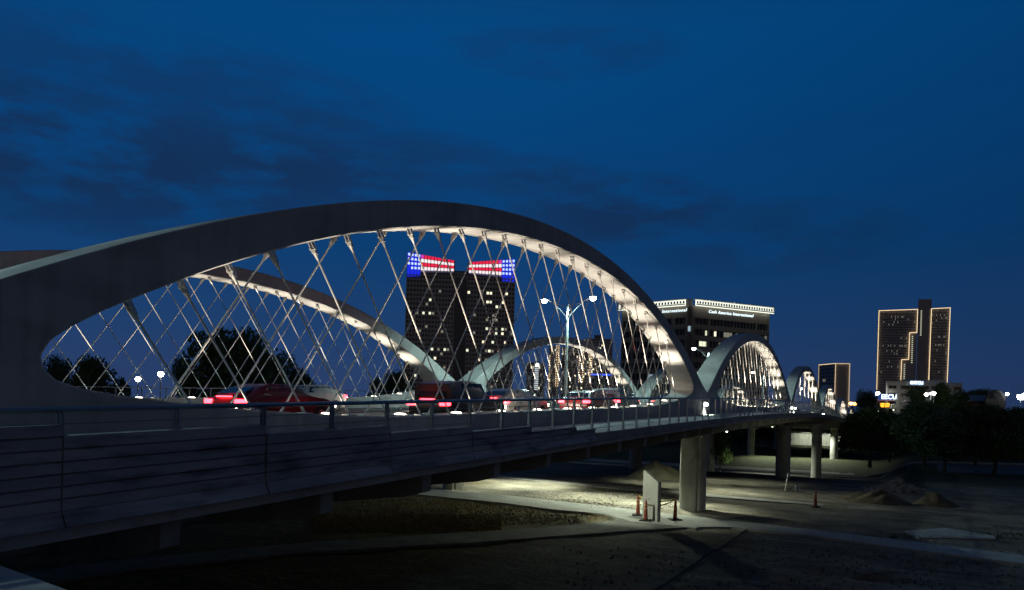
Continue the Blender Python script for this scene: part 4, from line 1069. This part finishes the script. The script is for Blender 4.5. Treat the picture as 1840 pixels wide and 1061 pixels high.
# ---------------------------------------------------------------- cars on the bridge
TAIL=emit('tail_light',(1,.02,.03),22.); HEADL=emit('head_light',(1,.9,.72),30.)
def make_car(s,d,label,paint,toward=False,suv=False,power=700,group='cars crossing the bridge'):
    zroad=-1.16+(d-13.3)/9.5*.11 if d<22.8 else -1.05+(d-22.8)/9.5*.07
    z=rail(s)+zroad+.012; e=empty('car',(-d,s,z),label,'car',group)
    sl=(rail(s+1)-rail(s-1))/2; e.rotation_euler=(math.atan(sl),0,math.pi if toward else 0)
    if toward: e.rotation_euler=(-math.atan(sl),0,math.pi)
    ht=1.72 if suv else 1.46; L=2.3
    # body: side profile lofted over the width with tumblehome, front is +y
    pr=[(-L,.42),(-L-.03,.72),(-L+.05,.98),(-L+.35,1.02 if not suv else 1.08),(-1.35 if not suv else -1.95,ht-.12),(-.9,ht),(.2,ht-.02),(1.0,1.02),(1.9,.90),(L-.02,.74),(L+.02,.45),(L-.15,.24),(-L+.15,.24)]
    mb=MB(); sts_=[(-.90,.0),(-.86,.06),(-.72,.0),(.72,.0),(.86,.06),(.90,.0)]
    wid=[(-.89,.93,.0),(-.82,1,.5),(-.66,1,1),(.66,1,1),(.82,1,.5),(.89,.93,0)]
    for x,k,up in wid:
        for (y,zz) in pr:
            if zz>1.03: zz=1.0+(zz-1.0)*(0 if up==0 else (.55 if up==.5 else 1))
            mb.v.append((x,y*k if abs(y)>1.5 else y,zz))
    n=len(pr)
    for i in range(len(wid)-1):
        for j in range(n):
            a=i*n+j; b=i*n+(j+1)%n; mb.f.append((a,b,b+n,a+n)); mb.m.append(0)
    mb.f.append(tuple(range(n))[::-1]); mb.f.append(tuple((len(wid)-1)*n+j for j in range(n))); mb.m+=[0,0]
    mb.build('body',paint,e,smooth=35,bevel=.02)
    mb=MB(); 
    for sx in (-1,1):
        for (ya,yb) in ((-1.35,-.35),(-.28,.62)):
            xo=sx*.845; xi=sx*.72
            mb.quad((xo,ya,1.06),(xo,yb,1.06),(xi,yb-(.25 if yb>0 else 0),ht-.1),(xi,ya+(.3 if ya<-1 else 0),ht-.1))
    yy=-2.02 if suv else -1.75
    mb.quad((-.62,-L+.25,1.1),(.62,-L+.25,1.1),(.56,yy+.25,ht-.14),(-.56,yy+.25,ht-.14))
    mb.quad((-.66,.98,1.06),(.66,.98,1.06),(.58,.30,ht-.06),(-.58,.30,ht-.06))
    o=mb.build('windows',GLASS,e); sd=o.modifiers.new('t','SOLIDIFY'); sd.thickness=.05; sd.offset=0
    for sx in (-1,1):
        for y in (-1.4,1.42):
            q=MB(); q.tube((sx*.70,y,.33),(sx*.92,y,.33),.33,n=18); w=q.build('wheel',RUBBER,e,smooth=40)
            q=MB(); q.tube((sx*.915,y,.33),(sx*.935,y,.33),.2,n=12); q.build('rim',STEEL_DULL,w)
        q=MB(); q.box(min(sx*.55,sx*.9),max(sx*.55,sx*.9),-L-.05,-L+.22,.78,.93); q.build('tail_light',TAIL,e,bevel=.02)
        q=MB(); q.box(min(sx*.55,sx*.84),max(sx*.55,sx*.84),L-.12,L+.04,.60,.74); q.build('headlight',HEADL,e,bevel=.02)
    q=MB(); q.box(-.3,.3,-L-.04,-L+.1,1.0,1.04); q.build('brake_light',TAIL,e)
    if power: spot('headlight_beam',(0,L+.1,.68),(0,1,-.07),power,(1,.86,.66),75,.6,.1,e)
    #q=point('tail_glow',(0,-L-.25,.85),6,(1,.03,.03),.15,e)
CR=plain('red_paint',(.11,.008,.012),.3); CB=plain('dark_blue_paint',(.02,.03,.06),.3); CS=plain('silver_paint',(.4,.4,.4),.3,.4); CW=plain('white_paint_car',(.6,.6,.58),.35); CK=plain('black_paint',(.02,.02,.02),.3)
make_car(19.4,19.9,'dark red saloon in the second lane, rearmost of the cars seen through the near arch',CR)
make_car(24.6,15.2,'black off-roader with red tail lights behind the middle hangers',CK,suv=True)
make_car(31.5,16.4,'silver saloon with red tail lights ahead of the black off-roader',CS)
make_car(39.,15.4,'red saloon in the queue of cars halfway along the first span',CR)
make_car(46.5,16.3,'dark blue off-roader behind the right hangers of the near arch',CB,suv=True)
make_car(29.,27.6,'white saloon with headlights on facing the camera in the far lane',CW,toward=True,power=700)
make_car(41.,25.6,'dark blue saloon with headlights on in the far lane',CB,toward=True,power=700)
make_car(54.,19.8,'silver off-roader in the second lane near the double armed lamp',CS,suv=True)
make_car(60.,16.4,'black saloon past the first pair of piers',CK)
make_car(78.,26.5,'silver off-roader facing the camera on the second span',CS,toward=True,suv=True,power=500)
# ---------------------------------------------------------------- world, camera
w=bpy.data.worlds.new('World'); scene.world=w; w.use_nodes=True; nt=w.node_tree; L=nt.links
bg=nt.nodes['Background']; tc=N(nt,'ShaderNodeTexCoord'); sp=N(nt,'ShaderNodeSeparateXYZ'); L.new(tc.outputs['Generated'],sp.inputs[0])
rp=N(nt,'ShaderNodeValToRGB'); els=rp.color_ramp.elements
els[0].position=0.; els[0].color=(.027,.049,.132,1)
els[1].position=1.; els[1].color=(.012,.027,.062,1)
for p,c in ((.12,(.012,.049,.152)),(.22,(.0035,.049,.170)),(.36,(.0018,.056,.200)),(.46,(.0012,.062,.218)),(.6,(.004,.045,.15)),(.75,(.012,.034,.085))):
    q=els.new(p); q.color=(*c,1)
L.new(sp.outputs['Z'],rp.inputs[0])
# thin dark clouds
def wmath(op,a,b=None,clamp=False):
    n=N(nt,'ShaderNodeMath',operation=op,use_clamp=clamp)
    for i,v in enumerate((a,b)):
        if v is None: continue
        if isinstance(v,(int,float)): n.inputs[i].default_value=v
        else: L.new(v,n.inputs[i])
    return n.outputs[0]
mp=N(nt,'ShaderNodeMapping'); mp.inputs['Scale'].default_value=(1,1,3.2); L.new(tc.outputs['Generated'],mp.inputs[0])
n1=N(nt,'ShaderNodeTexNoise'); n1.inputs['Scale'].default_value=9.; n1.inputs['Detail'].default_value=8; n1.inputs['Roughness'].default_value=.6; L.new(mp.outputs[0],n1.inputs['Vector'])
n2=N(nt,'ShaderNodeTexNoise'); n2.inputs['Scale'].default_value=2.6; n2.inputs['Detail'].default_value=3; L.new(mp.outputs[0],n2.inputs['Vector'])
def patch(x,y,rx,ry):
    d=atZ(x,y,1.).normalized()
    az=Vector((d.x,d.y,0)).normalized(); side=Vector((-az.y,az.x,0))
    vd=N(nt,'ShaderNodeVectorMath',operation='DOT_PRODUCT'); vd.inputs[1].default_value=side; L.new(tc.outputs['Generated'],vd.inputs[0])
    a=wmath('DIVIDE',vd.outputs['Value'],rx); a=wmath('MULTIPLY',a,a)
    b=wmath('DIVIDE',wmath('SUBTRACT',sp.outputs['Z'],d.z),ry); b=wmath('MULTIPLY',b,b)
    # keep it on this side of the sky
    fd=N(nt,'ShaderNodeVectorMath',operation='DOT_PRODUCT'); fd.inputs[1].default_value=d; L.new(tc.outputs['Generated'],fd.inputs[0])
    return wmath('MULTIPLY',wmath('SUBTRACT',1.,wmath('ADD',a,b),True),wmath('GREATER_THAN',fd.outputs['Value'],0.))
msk=None
for (x,y,rx,ry,k) in ((170,285,.36,.09,1.),(480,300,.24,.055,.9),(1110,385,.16,.055,.95),(1010,95,.16,.03,.25),(300,170,.3,.07,.4),(740,290,.15,.04,.5),(1350,430,.2,.05,.35),(560,215,.1,.02,.5),(960,320,.12,.03,.5),(60,350,.12,.04,.6)):
    m_=wmath('MULTIPLY',patch(x,y,rx,ry),k); msk=m_ if msk is None else wmath('MAXIMUM',msk,m_)
cl=N(nt,'ShaderNodeMapRange'); cl.inputs['From Min'].default_value=.33; cl.inputs['From Max'].default_value=.53; L.new(n1.outputs['Fac'],cl.inputs['Value'])
fac=wmath('MULTIPLY',cl.outputs[0],wmath('POWER',msk,.6),True)
fac2=wmath('MULTIPLY',wmath('SUBTRACT',n2.outputs['Fac'],.42,True),.5)
fac=wmath('MULTIPLY',wmath('MAXIMUM',fac,fac2),.9,True)
mx=N(nt,'ShaderNodeMix',data_type='RGBA'); mx.inputs['B'].default_value=(.007,.027,.085,1); L.new(fac,mx.inputs['Factor']); L.new(rp.outputs[0],mx.inputs['A'])
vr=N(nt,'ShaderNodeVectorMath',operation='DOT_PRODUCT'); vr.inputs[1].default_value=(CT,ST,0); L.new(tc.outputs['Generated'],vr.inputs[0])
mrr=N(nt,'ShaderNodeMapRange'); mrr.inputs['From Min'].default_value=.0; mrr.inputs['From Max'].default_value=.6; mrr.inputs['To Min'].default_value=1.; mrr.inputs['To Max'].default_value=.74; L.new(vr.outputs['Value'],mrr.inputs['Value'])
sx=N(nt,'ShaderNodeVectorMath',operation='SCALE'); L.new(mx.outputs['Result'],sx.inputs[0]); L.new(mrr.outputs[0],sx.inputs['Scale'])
# western sky behind the viewer, greyed to cut blue light on the concrete
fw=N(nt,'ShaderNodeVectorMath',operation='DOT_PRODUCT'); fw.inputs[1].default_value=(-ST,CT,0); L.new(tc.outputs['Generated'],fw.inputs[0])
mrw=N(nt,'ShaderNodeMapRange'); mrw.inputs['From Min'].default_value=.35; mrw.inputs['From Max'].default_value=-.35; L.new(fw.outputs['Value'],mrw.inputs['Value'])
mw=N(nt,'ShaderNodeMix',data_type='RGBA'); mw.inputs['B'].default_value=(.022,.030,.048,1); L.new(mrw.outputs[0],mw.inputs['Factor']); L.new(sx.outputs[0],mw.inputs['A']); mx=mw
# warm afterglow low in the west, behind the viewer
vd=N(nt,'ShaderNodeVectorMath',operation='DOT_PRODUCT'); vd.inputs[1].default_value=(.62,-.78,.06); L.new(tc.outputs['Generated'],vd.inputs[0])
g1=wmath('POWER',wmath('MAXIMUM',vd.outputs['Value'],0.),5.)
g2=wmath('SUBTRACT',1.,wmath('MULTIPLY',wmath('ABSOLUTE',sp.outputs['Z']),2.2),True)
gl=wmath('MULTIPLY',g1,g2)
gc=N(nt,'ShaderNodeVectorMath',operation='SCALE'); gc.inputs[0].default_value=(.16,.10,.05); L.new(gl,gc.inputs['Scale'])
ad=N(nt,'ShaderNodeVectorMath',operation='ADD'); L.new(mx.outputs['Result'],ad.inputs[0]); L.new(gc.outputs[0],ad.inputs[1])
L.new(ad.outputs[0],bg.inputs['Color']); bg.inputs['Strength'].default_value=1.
cam=bpy.data.cameras.new('camera'); co=bpy.data.objects.new('camera',cam); col.objects.link(co); scene.camera=co
cam.sensor_width=36.; cam.lens=36.*F/1840.; cam.clip_start=.1; cam.clip_end=9000
cam.shift_x=0.; cam.shift_y=(PY-530.5)/1840.
co.matrix_world=Matrix.Rotation(TH,4,'Z')@Matrix.Rotation(math.pi/2,4,'X')@Matrix.Rotation(ROLL,4,'Z')
vs=scene.view_settings; vs.view_transform='Standard'; vs.look='None'; vs.exposure=0; vs.gamma=1
scene.cycles.max_bounces=5; scene.cycles.sample_clamp_indirect=1.5
scene.cycles.use_light_tree=True
scene.cycles.use_denoising=True
try: scene.cycles.denoising_prefilter='ACCURATE'
except Exception: pass
